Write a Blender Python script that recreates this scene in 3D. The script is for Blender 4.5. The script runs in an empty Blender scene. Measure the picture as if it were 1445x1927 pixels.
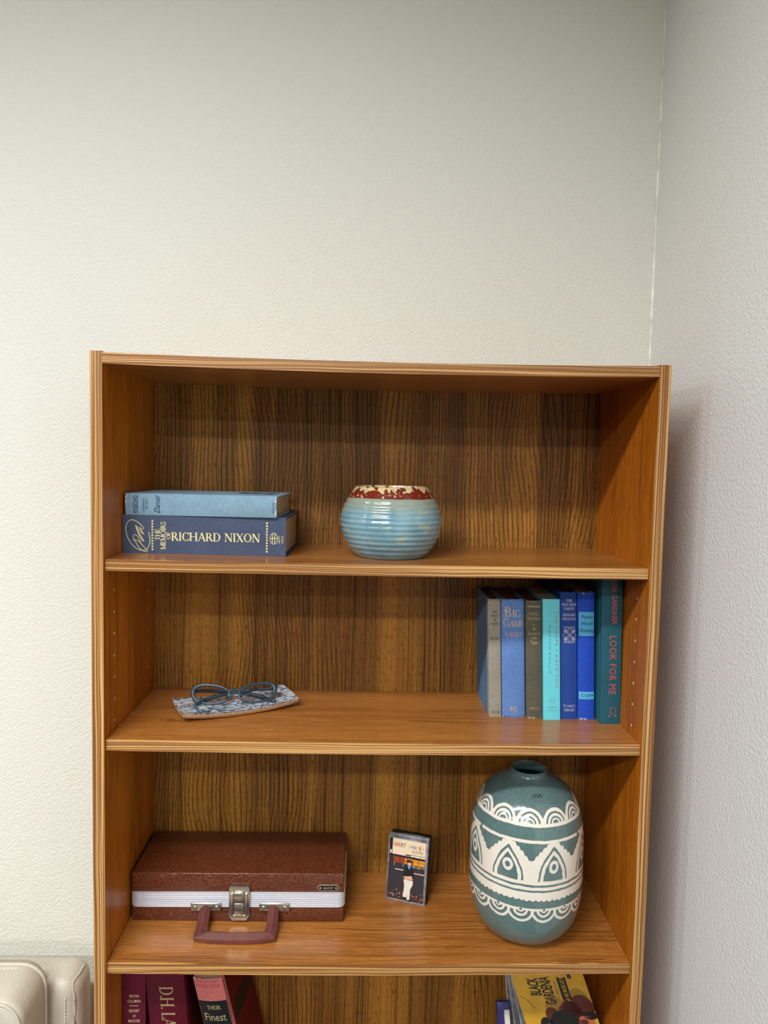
import bpy, bmesh, math, random
from mathutils import Matrix, Vector
PI = math.pi
rnd = random.Random(7)
sc = bpy.context.scene
C = sc.collection
H = 1.80                      # height of the bookcase; local z below is measured down from its top

# ---------------------------------------------------------------- camera
F_PX = 1357.07
cam_d = bpy.data.cameras.new('camera')
cam_d.sensor_fit = 'HORIZONTAL'; cam_d.sensor_width = 36.0
cam_d.lens = F_PX / 1445 * 36.0
cam_d.clip_start = 0.02
cam = bpy.data.objects.new('camera', cam_d); C.objects.link(cam)
yaw, pitch, roll = 0.02924, 0.06873, 0.02118
fwd = Vector((math.sin(yaw)*math.cos(pitch), math.cos(yaw)*math.cos(pitch), -math.sin(pitch)))
rt = Vector((math.cos(yaw), -math.sin(yaw), 0)); up = rt.cross(fwd)
r2 = rt*math.cos(roll) + up*math.sin(roll); u2 = -rt*math.sin(roll) + up*math.cos(roll)
m = Matrix((r2, u2, -fwd)).transposed().to_4x4()
m.translation = Vector((0.37361, -0.99887, H-0.14267))
cam.matrix_world = m
sc.camera = cam

# ---------------------------------------------------------------- world, lamps, exposure
world = bpy.data.worlds.new('world'); sc.world = world; world.use_nodes = True
bg = world.node_tree.nodes['Background']
bg.inputs[0].default_value = (0.93, 0.95, 1.0, 1); bg.inputs[1].default_value = 0.06
CEIL = H + 1.0
LAMPS = [(-0.42, -1.22, 46.0), (-0.42, -2.72, 60.0), (-0.42, -4.10, 56.0),
         (-2.70, -1.22, 44.0), (-2.70, -2.72, 36.0), (-2.70, -4.10, 30.0)]
LAMP_COL = (0.965, 0.98, 1.0)
for (lx, ly, e) in LAMPS:
    ld = bpy.data.lights.new('tube_light', 'AREA'); ld.shape = 'RECTANGLE'
    ld.size = 1.18; ld.size_y = 0.14; ld.energy = e; ld.color = LAMP_COL; ld.spread = math.radians(170)
    lo = bpy.data.objects.new('tube_light', ld); C.objects.link(lo)
    lo.location = (lx, ly, CEIL-0.012)
vs = sc.view_settings
vs.view_transform = 'Standard'; vs.look = 'None'; vs.gamma = 1.0; vs.use_curve_mapping = False
vs.exposure = 0.0
sc.display_settings.display_device = 'sRGB'

# ---------------------------------------------------------------- colour helper
def lin(c):
    return tuple((v/255/12.92 if v/255 <= 0.04045 else ((v/255+0.055)/1.055)**2.4) for v in c) + (1.0,)

# ---------------------------------------------------------------- node maths written as expressions
class NT:
    def __init__(s, name, rough=0.5, spec=0.5, metallic=0.0):
        s.mat = bpy.data.materials.new(name); s.mat.use_nodes = True
        s.t = s.mat.node_tree; s.b = s.t.nodes['Principled BSDF']
        s.b.inputs['Roughness'].default_value = rough
        s.b.inputs['Specular IOR Level'].default_value = spec
        s.b.inputs['Metallic'].default_value = metallic
        s.tc = s.t.nodes.new('ShaderNodeTexCoord')
        sep = s.t.nodes.new('ShaderNodeSeparateXYZ'); s.t.links.new(s.tc.outputs['Object'], sep.inputs[0])
        s.x, s.y, s.z = (X(s, sep.outputs[i]) for i in range(3))
    def uv(s):
        sep = s.t.nodes.new('ShaderNodeSeparateXYZ'); s.t.links.new(s.tc.outputs['UV'], sep.inputs[0])
        return X(s, sep.outputs[0]), X(s, sep.outputs[1])
    def put(s, sock, v):
        if isinstance(v, X): s.t.links.new(v.o, sock)
        else: sock.default_value = v
    def op(s, name, *a):
        n = s.t.nodes.new('ShaderNodeMath'); n.operation = name
        for i, v in enumerate(a): s.put(n.inputs[i], v)
        return X(s, n.outputs[0])
    def vec(s, x, y, z):
        n = s.t.nodes.new('ShaderNodeCombineXYZ')
        for i, v in enumerate((x, y, z)): s.put(n.inputs[i], v)
        return n.outputs[0]
    def noise(s, x, y, z, scale=1.0, detail=2.0, rough=0.5):
        n = s.t.nodes.new('ShaderNodeTexNoise'); s.t.links.new(s.vec(x, y, z), n.inputs['Vector'])
        n.inputs['Scale'].default_value = scale; n.inputs['Detail'].default_value = detail
        n.inputs['Roughness'].default_value = rough
        return X(s, n.outputs['Fac'])
    def voronoi(s, x, y, z, scale, feature='F1'):
        n = s.t.nodes.new('ShaderNodeTexVoronoi'); n.feature = feature
        s.t.links.new(s.vec(x, y, z), n.inputs['Vector']); n.inputs['Scale'].default_value = scale
        return X(s, n.outputs['Distance'])
    def smooth(s, v, a, b):
        n = s.t.nodes.new('ShaderNodeMapRange'); n.interpolation_type = 'SMOOTHSTEP'
        s.put(n.inputs[0], v); n.inputs[1].default_value = a; n.inputs[2].default_value = b
        return X(s, n.outputs[0])
    def mix(s, f, a, b):
        n = s.t.nodes.new('ShaderNodeMix'); n.data_type = 'RGBA'
        s.put(n.inputs[0], f)
        for i, v in ((6, a), (7, b)):
            if isinstance(v, tuple): n.inputs[i].default_value = v
            else: s.t.links.new(v, n.inputs[i])
        return n.outputs[2]
    def color(s, c):
        if isinstance(c, tuple): s.b.inputs['Base Color'].default_value = c
        else: s.t.links.new(c, s.b.inputs['Base Color'])
        return s
    def bump(s, h, dist, strength=1.0):
        n = s.t.nodes.new('ShaderNodeBump'); n.inputs['Distance'].default_value = dist
        n.inputs['Strength'].default_value = strength
        s.t.links.new(h.o, n.inputs['Height']); s.t.links.new(n.outputs[0], s.b.inputs['Normal'])
        return s
class X:
    def __init__(s, nt, o): s.n = nt; s.o = o
    def __add__(s, b): return s.n.op('ADD', s, b)
    __radd__ = __add__
    def __sub__(s, b): return s.n.op('SUBTRACT', s, b)
    def __rsub__(s, b): return s.n.op('SUBTRACT', b, s)
    def __mul__(s, b): return s.n.op('MULTIPLY', s, b)
    __rmul__ = __mul__
    def __truediv__(s, b): return s.n.op('DIVIDE', s, b)
    def __lt__(s, b): return s.n.op('LESS_THAN', s, b)
    def __gt__(s, b): return s.n.op('GREATER_THAN', s, b)
    def __or__(s, b): return s.n.op('MAXIMUM', s, b)
    def __and__(s, b): return s.n.op('MULTIPLY', s, b)
    def abs(s): return s.n.op('ABSOLUTE', s)
    def sin(s): return s.n.op('SINE', s)
    def pow(s, b): return s.n.op('POWER', s, b)
    def sqrt(s): return s.n.op('SQRT', s)
    def inv(s): return s.n.op('SUBTRACT', 1.0, s)
    def wrap(s, cell): return s.n.op('WRAP', s, cell/2, -cell/2)
    def within(s, a, b): return (s > a) & (s < b)

def plain(name, c, rough=0.5, spec=0.5, metallic=0.0, vary=0.12, scale=40.0, bump=0.0, bscale=400.0):
    n = NT(name, rough, spec, metallic)
    f = n.noise(n.x, n.y, n.z, scale, 3.0)
    c = lin(c); d = tuple(v*(1-vary*2) for v in c[:3])+(1,); l = tuple(min(1, v*(1+vary*1.2)) for v in c[:3])+(1,)
    n.color(n.mix(n.smooth(f, .25, .75), d, l))
    if bump: n.bump(n.noise(n.x, n.y, n.z, bscale, 2.0), bump)
    return n.mat

# ---------------------------------------------------------------- wood laminates
def wood(name, axis, light, dark, line, rough=0.32, spec=0.5, warp=0.02, seed=0.0, lines=0.6, fig=1.0, coat=0.0, fw=.25, knot=None):
    """axis = direction of the grain"""
    n = NT(name, rough, spec)
    if axis == 'z': a, u, v = n.z, n.x, n.y
    elif axis == 'x': a, u, v = n.x, n.y, n.z
    else: a, u, v = n.y, n.x, n.z
    u = u + seed
    w = n.noise(u*5.0, v*5.0, a*1.1, 1.0, 2.0)              # broad drift
    uu = u + (w-0.5)*(warp*3.2) + (n.noise(u*40, v*40, a*6, 1.0, 2.0)-0.5)*0.0035
    vv = v + (w-0.5)*(warp*1.5)
    band = n.noise(uu*17, vv*17, a*0.6, 1.0, 3.0, .6)
    fine = n.noise(uu*330, vv*330, a*9.0, 1.0, 3.0, .65)
    ln = n.noise(uu*90, vv*90, a*0.9+3.1, 1.0, 2.0, .5)
    pore = n.noise(u*1500, v*1500, a*70, 1.0, 1.0)
    c = n.mix(n.smooth(band, .30, .70)*(1-fw)*fig + n.smooth(fine, .32, .68)*fw, lin(dark), lin(light))
    c = n.mix(n.smooth((ln-.5).abs(), .045, .0)*lines*n.smooth(band, .75, .35), c, lin(line))
    c = n.mix(n.smooth(pore, .60, .75)*0.45, c, lin(line))
    lt = n.noise(u*700+9.0, v*700, a*34+5.0, 1.0, 1.0)
    c = n.mix(n.smooth(lt, .62, .74)*.5, c, tuple(min(1, q_*1.45+.02) for q_ in lin(light)[:3])+(1,))
    if knot:     # one oval knot in the laminate
        kx, ky, kz = knot
        e = ((n.x-kx)/.017)*((n.x-kx)/.017) + ((n.y-ky)/.0065)*((n.y-ky)/.0065)
        e = e.sqrt() + (n.noise(n.x, n.y, 0.0, 260.0, 2.0)-.5)*.35
        near = (n.z-kz).abs() < .02
        c = n.mix((n.smooth(e, .62, .25)*.85 | n.smooth((e-.95).abs(), .14, .0)*.5) & near, c, lin(line))
    n.color(c)
    n.bump(n.smooth(pore, .5, .75)*-1.0 + fine*0.4, 0.00012, 0.5)
    if coat:
        n.b.inputs['Coat Weight'].default_value = coat; n.b.inputs['Coat Roughness'].default_value = 0.12
    return n.mat

def edge_wood(name, axis, seed=0.0, tint=(214, 166, 104), dk=(128, 82, 38)):
    n = NT(name, 0.42, 0.4)
    if axis == 'z': a, u = n.z, n.x
    else: a, u = n.x, n.z
    w = n.noise(u*20+seed, seed, a*3.2, 1.0, 2.0) - 0.5
    uu = u + w*0.010 + seed*0.37
    s = n.noise(uu*620, seed*3, a*1.3, 1.0, 1.5, .6)
    f = n.noise(uu*1500, 0.0, a*14, 1.0, 1.0)
    c = n.mix(n.smooth(s, .44, .62), lin(dk), lin(tint))
    c = n.mix(n.smooth(f, .5, .8)*0.3, c, lin(dk))
    n.color(c); n.bump(f, 0.0001, .4)
    return n.mat

M = {}
M['side_wood'] = wood('orange_teak_laminate_vertical', 'z', (196, 116, 26), (138, 68, 8), (80, 34, 3), lines=.5, warp=.012, fig=.8, rough=.36, coat=.08, spec=.25, fw=.4)
M['shelf_wood'] = wood('teak_laminate_lengthwise', 'x', (190, 126, 58), (146, 86, 32), (92, 50, 18), lines=.6, warp=.02, seed=1.7, fig=.8, rough=.34, coat=.3, fw=.5, knot=(.086, .088, 1.80-.5417))
def back_wood():
    n = NT('walnut_print_backboard', 0.46, 0.22)
    x, z = n.x, n.z
    w = n.noise(x*6, 0.0, z*1.0, 1.0, 1.0) - 0.5
    w2 = n.noise(x*38, 2.0, z*5.0, 1.0, 2.0) - 0.5
    big = n.noise(x*3.1+4, 0.0, z*2.2, 1.0, 1.0)
    uu = x + w*0.030 + w2*0.0022
    band = n.noise(uu*20, 0.0, z*.35, 1.0, 3.0, .6)
    cath = ((uu*900 + n.noise(x*8, 5.0, z*3.2, 1.0, 1.0)*58).sin()*0.5+0.5)
    sel = n.smooth(big, .43, .54)
    ln = (n.smooth((n.noise(uu*170, 1.0, z*.5, 1.0, 1.0)-.5).abs(), .026, .006) | n.smooth((n.noise(uu*340, 7.0, z*.6, 1.0, 1.0)-.5).abs(), .042, .010)*.75)*n.smooth(band, .74, .46)
    fine = n.noise(uu*420, 0.0, z*9, 1.0, 2.0)
    pore = n.noise(x*900, 0.0, z*75, 1.0, 1.0)
    c = n.mix(n.smooth(band, .30, .70), lin((130, 86, 34)), lin((176, 121, 47)))
    c = n.mix(n.smooth(cath, .70, 1.0)*sel*n.smooth(n.noise(x*60,2.0,z*14,1.0,2.0),.25,.5)*0.75, c, lin((66, 38, 16)))
    c = n.mix(ln*0.85, c, lin((50, 26, 9)))
    c = n.mix(n.smooth(fine, .5, .8)*0.35, c, lin((86, 54, 26)))
    c = n.mix(n.smooth(pore, .56, .68)*0.7, c, lin((58, 32, 12)))
    n.color(c)
    return n.mat
M['back_wood'] = back_wood()
M['edge_z'] = edge_wood('striped_edge_band_upright', 'z')
M['edge_z2'] = edge_wood('striped_edge_band_upright_right', 'z', 2.3)
M['edge_x'] = [edge_wood('striped_edge_band_lengthwise_%s' % w, 'x', 3.1*i+.4) for i, w in enumerate(('top', 'first', 'second', 'third', 'low'))]
def wall_mat(name, c):
    n = NT(name, 0.62, 0.28)
    o = n.noise(n.x, n.y, n.z, 210.0, 2.0, .5)
    b = n.noise(n.x, n.y, n.z, 60.0, 2.0, .5)
    st = n.noise(n.x, n.y, n.z, 1.6, 2.0)
    cc = lin(c); n.color(n.mix(st, tuple(v*.97 for v in cc[:3])+(1,), tuple(min(1, v*1.02) for v in cc[:3])+(1,)))
    n.bump(n.smooth(o, .35, .7)*0.7 + b*0.5, 0.0011, .55)
    return n.mat
M['wall'] = wall_mat('cream_orange_peel_paint', (221, 220, 208))
M['wall_r'] = wall_mat('grey_white_orange_peel_paint', (227, 227, 222))
M['caulk'] = plain('white_caulk', (240, 238, 228), .5)
M['carpet'] = plain('grey_carpet', (84, 80, 76), .95, .1, vary=.2, scale=600)
M['ceil'] = plain('white_ceiling_tile', (225, 224, 218), .9, .1)
M['hole'] = plain('pale_chipboard_in_hole', (236, 222, 190), .8, .2)
M['dark_gap'] = plain('dark_gap', (30, 18, 10), .8, .1)

# ---------------------------------------------------------------- mesh helpers
class MB:
    def __init__(s): s.v = []; s.f = []; s.m = []; s.sm = []
    def add(s, vs, fs, mi=0, smooth=False, map_=None):
        b = len(s.v)
        s.v += [tuple(map_(*p)) if map_ else tuple(p) for p in vs]
        for f in fs: s.f.append([b+i for i in f]); s.m.append(mi); s.sm.append(smooth)
        return s
    def box(s, x0, x1, y0, y1, z0, z1, mi=0):
        vs = [(x, y, z) for z in (z0, z1) for y in (y0, y1) for x in (x0, x1)]
        return s.add(vs, [(0, 2, 3, 1), (4, 5, 7, 6), (0, 1, 5, 4), (2, 6, 7, 3), (0, 4, 6, 2), (1, 3, 7, 5)], mi)
    def rbox(s, x0, x1, y0, y1, z0, z1, r, seg=2, mi=0, smooth=True):
        bm = bmesh.new(); bmesh.ops.create_cube(bm, size=1)
        for v in bm.verts:
            v.co = Vector((x0+(v.co.x+.5)*(x1-x0), y0+(v.co.y+.5)*(y1-y0), z0+(v.co.z+.5)*(z1-z0)))
        bmesh.ops.bevel(bm, geom=bm.edges[:], offset=r, segments=seg, affect='EDGES', profile=.5)
        bm.verts.index_update()
        s.add([v.co[:] for v in bm.verts], [[v.index for v in f.verts] for f in bm.faces], mi, smooth)
        bm.free(); return s
    def lathe(s, prof, n=64, cx=0, cy=0, mi=0, smooth=True, close=False):
        vs = []; fs = []
        for (r, z) in prof:
            for k in range(n):
                a = 2*PI*k/n; vs.append((cx+r*math.cos(a), cy+r*math.sin(a), z))
        for i in range(len(prof)-1):
            for k in range(n):
                k2 = (k+1) % n
                fs.append((i*n+k, i*n+k2, (i+1)*n+k2, (i+1)*n+k))
        return s.add(vs, fs, mi, smooth)
    def tube(s, pts, r, n=8, mi=0, flat=1.0, closed=False, smooth=True, upv=(0, 0, 1)):
        pts = [Vector(p) for p in pts]; vs = []; fs = []; L = len(pts)
        for i, p in enumerate(pts):
            a = pts[i-1] if (i > 0 or closed) else p; b = pts[(i+1) % L] if (i < L-1 or closed) else p
            t = (b-a).normalized(); q = t.cross(Vector(upv))
            if q.length < 1e-5: q = t.cross(Vector((1, 0, 0)))
            q.normalize(); w = q.cross(t).normalized()
            rr = r[i] if isinstance(r, (list, tuple)) else r
            for k in range(n):
                an = 2*PI*k/n; vs.append(p + q*math.cos(an)*rr + w*math.sin(an)*rr*flat)
        for i in range(L if closed else L-1):
            j = (i+1) % L
            for k in range(n):
                k2 = (k+1) % n; fs.append((i*n+k, i*n+k2, j*n+k2, j*n+k))
        if not closed: fs.append(tuple(range(n))[::-1]); fs.append(tuple((L-1)*n+k for k in range(n)))
        return s.add(vs, fs, mi, smooth)
    def prism(s, poly, y0, y1, mi=0):
        """polygon in x,z extruded along y"""
        n = len(poly); vs = [(x, y0, z) for x, z in poly]+[(x, y1, z) for x, z in poly]
        fs = [tuple(range(n)), tuple(range(2*n-1, n-1, -1))]+[(i, i+n, (i+1) % n+n, (i+1) % n) for i in range(n)]
        return s.add(vs, fs, mi)
    def build(s, name, mats, parent=None, fn=None, uv=None, fix=True):
        me = bpy.data.meshes.new(name)
        vs = [fn(*p) for p in s.v] if fn else s.v
        me.from_pydata(vs, [], s.f)
        if not isinstance(mats, (list, tuple)): mats = [mats]
        for mm in mats: me.materials.append(mm)
        me.polygons.foreach_set('material_index', s.m); me.polygons.foreach_set('use_smooth', s.sm)
        if uv:
            ul = me.uv_layers.new(name='UVMap')
            for lp in me.loops: ul.data[lp.index].uv = uv[lp.vertex_index]
        if fix:
            bm = bmesh.new(); bm.from_mesh(me); bmesh.ops.recalc_face_normals(bm, faces=bm.faces); bm.to_mesh(me); bm.free()
        me.update()
        o = bpy.data.objects.new(name, me); C.objects.link(o)
        if parent: o.parent = parent
        return o
def thing(name, label, cat, loc=(0, 0, 0), rz=0, group=None):
    o = bpy.data.objects.new(name, None); C.objects.link(o); o.empty_display_size = .05
    o.location = loc; o.rotation_euler = (0, 0, rz); o['label'] = label; o['category'] = cat
    if group: o['group'] = group
    return o

# ---------------------------------------------------------------- lettering: a drawn roman capital alphabet and the built-in sans
def seg(x0, y0, x1, y1, w):
    dx, dy = x1-x0, y1-y0; L = math.hypot(dx, dy) or 1; nx, ny = -dy/L*w/2, dx/L*w/2
    return [(x0+nx, y0+ny), (x0-nx, y0-ny), (x1-nx, y1-ny), (x1+nx, y1+ny)]
TK, TN = .15, .06
def arc(cx, cy, rx, ry, a0, a1, tk=TK, tn=TN):
    n = 14; o = []; i_ = []
    for k in range(n+1):
        a = math.radians(a0+(a1-a0)*k/n); t = tn+(tk-tn)*abs(math.cos(a))**1.5
        c, s_ = math.cos(a), math.sin(a)
        o.append((cx+rx*c, cy+ry*s_)); i_.append((cx+(rx-t)*c, cy+(ry-t*.9)*s_))
    return [[o[k], o[k+1], i_[k+1], i_[k]] for k in range(n)]
def V(x, y0=0, y1=1, s0=1, s1=1, w=TK):
    q = [seg(x, y0, x, y1, w)]
    if s0: q.append(seg(x-.14, y0+.02, x+.14, y0+.02, .04))
    if s1: q.append(seg(x-.14, y1-.02, x+.14, y1-.02, .04))
    return q
def Lq(x0, y0, x1, y1, w): return [seg(x0, y0, x1, y1, w)]
def Sf(x, y): return [seg(x-.12, y, x+.12, y, .04)]
GLY = {
 'A': (.86, Lq(.10, 0, .44, 1, TN)+Lq(.42, 1, .76, 0, TK)+Lq(.22, .34, .62, .34, TN)+Sf(.10, .02)+Sf(.76, .02)),
 'B': (.70, V(.16)+Lq(.16, .97, .36, .97, TN)+Lq(.16, .53, .4, .53, TN)+Lq(.16, .03, .4, .03, TN)+arc(.34, .755, .25, .245, -90, 90)+arc(.36, .28, .30, .28, -90, 90)),
 'C': (.80, arc(.45, .5, .41, .51, 40, 320)+Lq(.77, .98, .77, .74, .04)+Lq(.77, .26, .79, .1, .04)),
 'D': (.86, V(.16)+Lq(.16, .97, .38, .97, TN)+Lq(.16, .03, .38, .03, TN)+arc(.36, .5, .44, .5, -90, 90)),
 'E': (.64, V(.16)+Lq(.16, .97, .55, .97, TN)+Lq(.16, .52, .46, .52, TN)+Lq(.16, .03, .58, .03, TN)+Lq(.55, 1, .55, .8, .05)+Lq(.58, 0, .58, .22, .05)+Lq(.46, .62, .46, .42, .04)),
 'F': (.60, V(.16)+Lq(.16, .97, .54, .97, TN)+Lq(.16, .52, .44, .52, TN)+Lq(.54, 1, .54, .8, .05)+Lq(.44, .62, .44, .42, .04)),
 'G': (.88, arc(.45, .5, .41, .51, 40, 325)+Lq(.77, .98, .77, .74, .04)+V(.76, .06, .46, 0, 1, .13)),
 'H': (.92, V(.16)+V(.76)+Lq(.16, .52, .76, .52, TN)),
 'I': (.36, V(.18)), 'J': (.44, V(.28, .1, 1, 0, 1)+arc(.10, .1, .24, .2, -110, 0)),
 'K': (.80, V(.16)+Lq(.2, .42, .66, .98, TN)+Lq(.3, .55, .70, .02, TK)+Sf(.66, .98)+Sf(.70, .02)),
 'L': (.62, V(.16)+Lq(.16, .03, .56, .03, TN)+Lq(.56, 0, .56, .24, .05)),
 'M': (1.04, V(.14, 0, 1, 1, 0, TN)+V(.88)+Lq(.14, .97, .50, .05, TK)+Lq(.50, .05, .88, .97, TN)+Sf(.10, .98)),
 'N': (.90, V(.14, 0, 1, 1, 0, TN)+V(.76, 0, 1, 0, 1, TN)+Lq(.16, .97, .74, .03, TK)+Sf(.10, .98)),
 'O': (.90, arc(.45, .5, .42, .51, 0, 360)),
 'P': (.66, V(.16)+Lq(.16, .97, .36, .97, TN)+Lq(.16, .46, .36, .46, TN)+arc(.34, .715, .28, .285, -90, 90)),
 'R': (.80, V(.16)+Lq(.16, .97, .36, .97, TN)+Lq(.16, .50, .36, .50, TN)+arc(.34, .735, .27, .265, -90, 90)+Lq(.38, .5, .72, .02, TK)+Sf(.74, .02)),
 'S': (.60, arc(.30, .745, .24, .265, 30, 270, .08, .10)+arc(.30, .26, .26, .27, -150, 90, .08, .10)+Lq(.50, .96, .50, .76, .04)+Lq(.07, .26, .07, .04, .04)),
 'T': (.74, V(.37, 0, 1, 1, 0)+Lq(.04, .97, .70, .97, TN)+Lq(.05, 1, .05, .78, .05)+Lq(.69, 1, .69, .78, .05)),
 'U': (.86, V(.16, .3, 1, 0, 1)+V(.72, .3, 1, 0, 1, TN)+arc(.43, .3, .345, .31, 180, 360)),
 'V': (.82, Lq(.10, 1, .42, 0, TK)+Lq(.42, 0, .72, 1, TN)+Sf(.10, .98)+Sf(.72, .98)),
 'W': (1.14, Lq(.10, 1, .36, 0, TK)+Lq(.36, 0, .58, .9, TN)+Lq(.56, .9, .78, 0, TK)+Lq(.78, 0, 1.04, 1, TN)+Sf(.10, .98)+Sf(1.04, .98)),
 'X': (.82, Lq(.12, 1, .70, 0, TK)+Lq(.12, 0, .70, 1, TN)+Sf(.12, .98)+Sf(.70, .98)+Sf(.12, .02)+Sf(.70, .02)),
 'Y': (.80, Lq(.10, 1, .40, .45, TK)+Lq(.40, .45, .70, 1, TN)+V(.40, 0, .48, 1, 0)+Sf(.10, .98)+Sf(.70, .98)),
 'Z': (.70, Lq(.08, .97, .60, .97, TN)+Lq(.60, .98, .10, .02, TK)+Lq(.08, .03, .62, .03, TN)+Lq(.08, .97, .08, .8, .04)+Lq(.62, .03, .62, .2, .04)),
 '.': (.26, [seg(.10, .06, .22, .06, .12)]), "'": (.2, [seg(.10, .75, .12, 1, .08)]), ' ': (.38, []),
}
def serif(text, size, sp=.04, wide=1.0):
    polys = []; x = 0
    for ch in text:
        w, st = GLY[ch]
        for q in st: polys.append([((x+a)*size*wide, b*size) for a, b in q])
        x += w+sp
    return polys, (x-sp)*size*wide
_cache = {}
def sans(text, size, sp=1.0, wide=1.0, shear=0.0, bold=0.0):
    """built-in font turned into flat faces; size = capital height"""
    key = (text, sp, shear, bold)
    if key not in _cache:
        cu = bpy.data.curves.new('t', 'FONT'); cu.body = text; cu.size = 1.0; cu.space_character = sp; cu.shear = shear
        cu.offset = bold; cu.resolution_u = 2
        ob = bpy.data.objects.new('t', cu); C.objects.link(ob)
        me = bpy.data.meshes.new_from_object(ob.evaluated_get(bpy.context.evaluated_depsgraph_get()))
        vs = [(v.co.x, v.co.y) for v in me.vertices]; fs = [tuple(p.vertices) for p in me.polygons]
        bpy.data.objects.remove(ob); bpy.data.curves.remove(cu); bpy.data.meshes.remove(me)
        _cache[key] = (vs, fs)
    vs, fs = _cache[key]
    k = size/.73
    pol = [[(vs[i][0]*k*wide, vs[i][1]*k) for i in f] for f in fs]
    xs = [p[0] for q in pol for p in q] or [0]
    return pol, max(xs)
def fit(tx, width):
    k = width/max(tx[1], 1e-6)
    return [[(x*k, y) for x, y in q] for q in tx[0]], width
def place(mb, tx, place_, cx=0, cy=0, align='c', rot=0, mi=0):
    """tx = (polys, width); put its centre at cx,cy (cy = baseline), rotated by rot about that point"""
    polys, w = tx; ox = {'c': -w/2, 'l': 0, 'r': -w}[align]; c, s_ = math.cos(rot), math.sin(rot)
    for q in polys:
        vs = []
        for (x, y) in q:
            x += ox; vs.append(place_(cx+x*c-y*s_, cy+x*s_+y*c))
        mb.add(vs, [tuple(range(len(vs)))], mi)
def polyline(mb, pts, w, place_, mi=0, closed=False):
    n = len(pts)
    for i in range(n if closed else n-1):
        a, b = pts[i], pts[(i+1) % n]; q = seg(*a, *b, w)
        mb.add([place_(*p) for p in q], [(0, 1, 2, 3)], mi)
        mb.add([place_(b[0]+math.cos(k*PI/3)*w/2, b[1]+math.sin(k*PI/3)*w/2) for k in range(6)], [tuple(range(6))], mi)
def disc(mb, cx, cy, rx, ry, place_, mi=0, n=20, a0=0, a1=2*PI):
    mb.add([place_(cx+rx*math.cos(a0+(a1-a0)*k/n), cy+ry*math.sin(a0+(a1-a0)*k/n)) for k in range(n)], [tuple(range(n))], mi)
def rect(mb, x0, x1, y0, y1, place_, mi=0, cut=1):
    for k in range(cut):
        a = x0+(x1-x0)*k/cut; b = x0+(x1-x0)*(k+1)/cut
        mb.add([place_(a, y0), place_(b, y0), place_(b, y1), place_(a, y1)], [(0, 1, 2, 3)], mi)
def smooth_path(pts, n=6):
    out = []
    for i in range(len(pts)-1):
        p0 = pts[max(i-1, 0)]; p1 = pts[i]; p2 = pts[i+1]; p3 = pts[min(i+2, len(pts)-1)]
        for k in range(n):
            t = k/n
            out.append(tuple(.5*((2*p1[j])+(-p0[j]+p2[j])*t+(2*p0[j]-5*p1[j]+4*p2[j]-p3[j])*t*t+(-p0[j]+3*p1[j]-3*p2[j]+p3[j])*t**3) for j in range(len(p1))))
    out.append(tuple(pts[-1])); return out

# ================================================================ the room
XR, YW = 0.8669, 0.2562
def struct(o, label=None, cat=None):
    o['kind'] = 'structure'
    if label: o['label'] = label; o['category'] = cat
    return o
struct(MB().box(-5.0, XR+.12, YW, YW+.12, 0, CEIL).build('wall_back', M['wall']), 'cream painted wall behind the bookcase', 'wall')
struct(MB().box(XR, XR+.12, -5.4, YW, 0, CEIL).build('wall_right', M['wall_r']), 'grey-white painted side wall right of the bookcase', 'wall')
struct(MB().box(-5.0, XR+.12, -5.4, YW+.12, -.10, 0).build('floor', M['carpet']), 'grey carpet floor under the furniture', 'floor')
struct(MB().box(-5.0, XR+.12, -5.4, YW+.12, CEIL, CEIL+.1).build('ceiling', M['ceil']), 'white ceiling with strip lights', 'ceiling')
tr = MB(); tr.tube([(XR-.0012, YW-.0012, .1), (XR-.0012, YW-.0012, CEIL)], .0022, 6)
struct(tr.build('trim_1', M['caulk']), 'thin white caulk line in the corner between the two walls', 'trim')
for nm, b in (('baseboard_back', (-5.0, XR-.012, YW-.010, YW, 0, .09)), ('baseboard_right', (XR-.010, XR, -5.4, YW-.012, 0, .09))):
    struct(MB().box(*b).build(nm, M['caulk']), 'low white skirting board along the '+('back' if 'back' in nm else 'right')+' wall', 'skirting board')

# ================================================================ bookcase
W_, T_, D_ = 0.7971, 0.0163, 0.2442
Z1, Z2, Z3, Z4, Z5 = H-.2853, H-.5417, H-.8720, H-1.1920, H-1.4900
SAG = {Z1: .0012, Z2: .0022, Z3: .0032, Z4: .002, Z5: .001}
def sag(z, x):
    s = (x-W_/2)/(W_/2-T_); return z - SAG[z]*(1-s*s)
bc = thing('bookcase', 'tall open teak-laminate bookcase with striped light edge banding beside the wall corner', 'bookcase')
EB = .0012
def board(name, x0, x1, y0, y1, z0, z1, mat, edge, sg=0.0, lab=None):
    """board with a separate edge band on the front; bends by sg at its middle"""
    n = 24 if sg else 1
    def grid(ya, yb):
        mb = MB(); vs = []; fs = []
        for i in range(n+1):
            x = x0+(x1-x0)*i/n; s = 2*i/n-1; dz = -sg*(1-s*s)
            vs += [(x, ya, z0+dz), (x, yb, z0+dz), (x, yb, z1+dz), (x, ya, z1+dz)]
        for i in range(n):
            a = i*4
            for k in range(4): fs.append((a+k, a+(k+1) % 4, a+4+(k+1) % 4, a+4+k))
        fs += [(0, 1, 2, 3), (n*4+3, n*4+2, n*4+1, n*4)]
        mb.add(vs, fs); return mb
    o = grid(y0+EB, y1).build(name, mat, bc)
    e = grid(y0, y0+EB).build('edge_band', edge, o)
    return o
left = board('side_panel', 0, T_, 0, D_, 0, H, M['side_wood'], M['edge_z'])
right = board('side_panel', W_-T_, W_, 0, D_, 0, H, M['side_wood'], M['edge_z2'])
board('top_panel', T_, W_-T_, .0002, D_, H-.0166, H-.0016, M['shelf_wood'], M['edge_x'][0], .0042)
GAP = .0006
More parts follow.
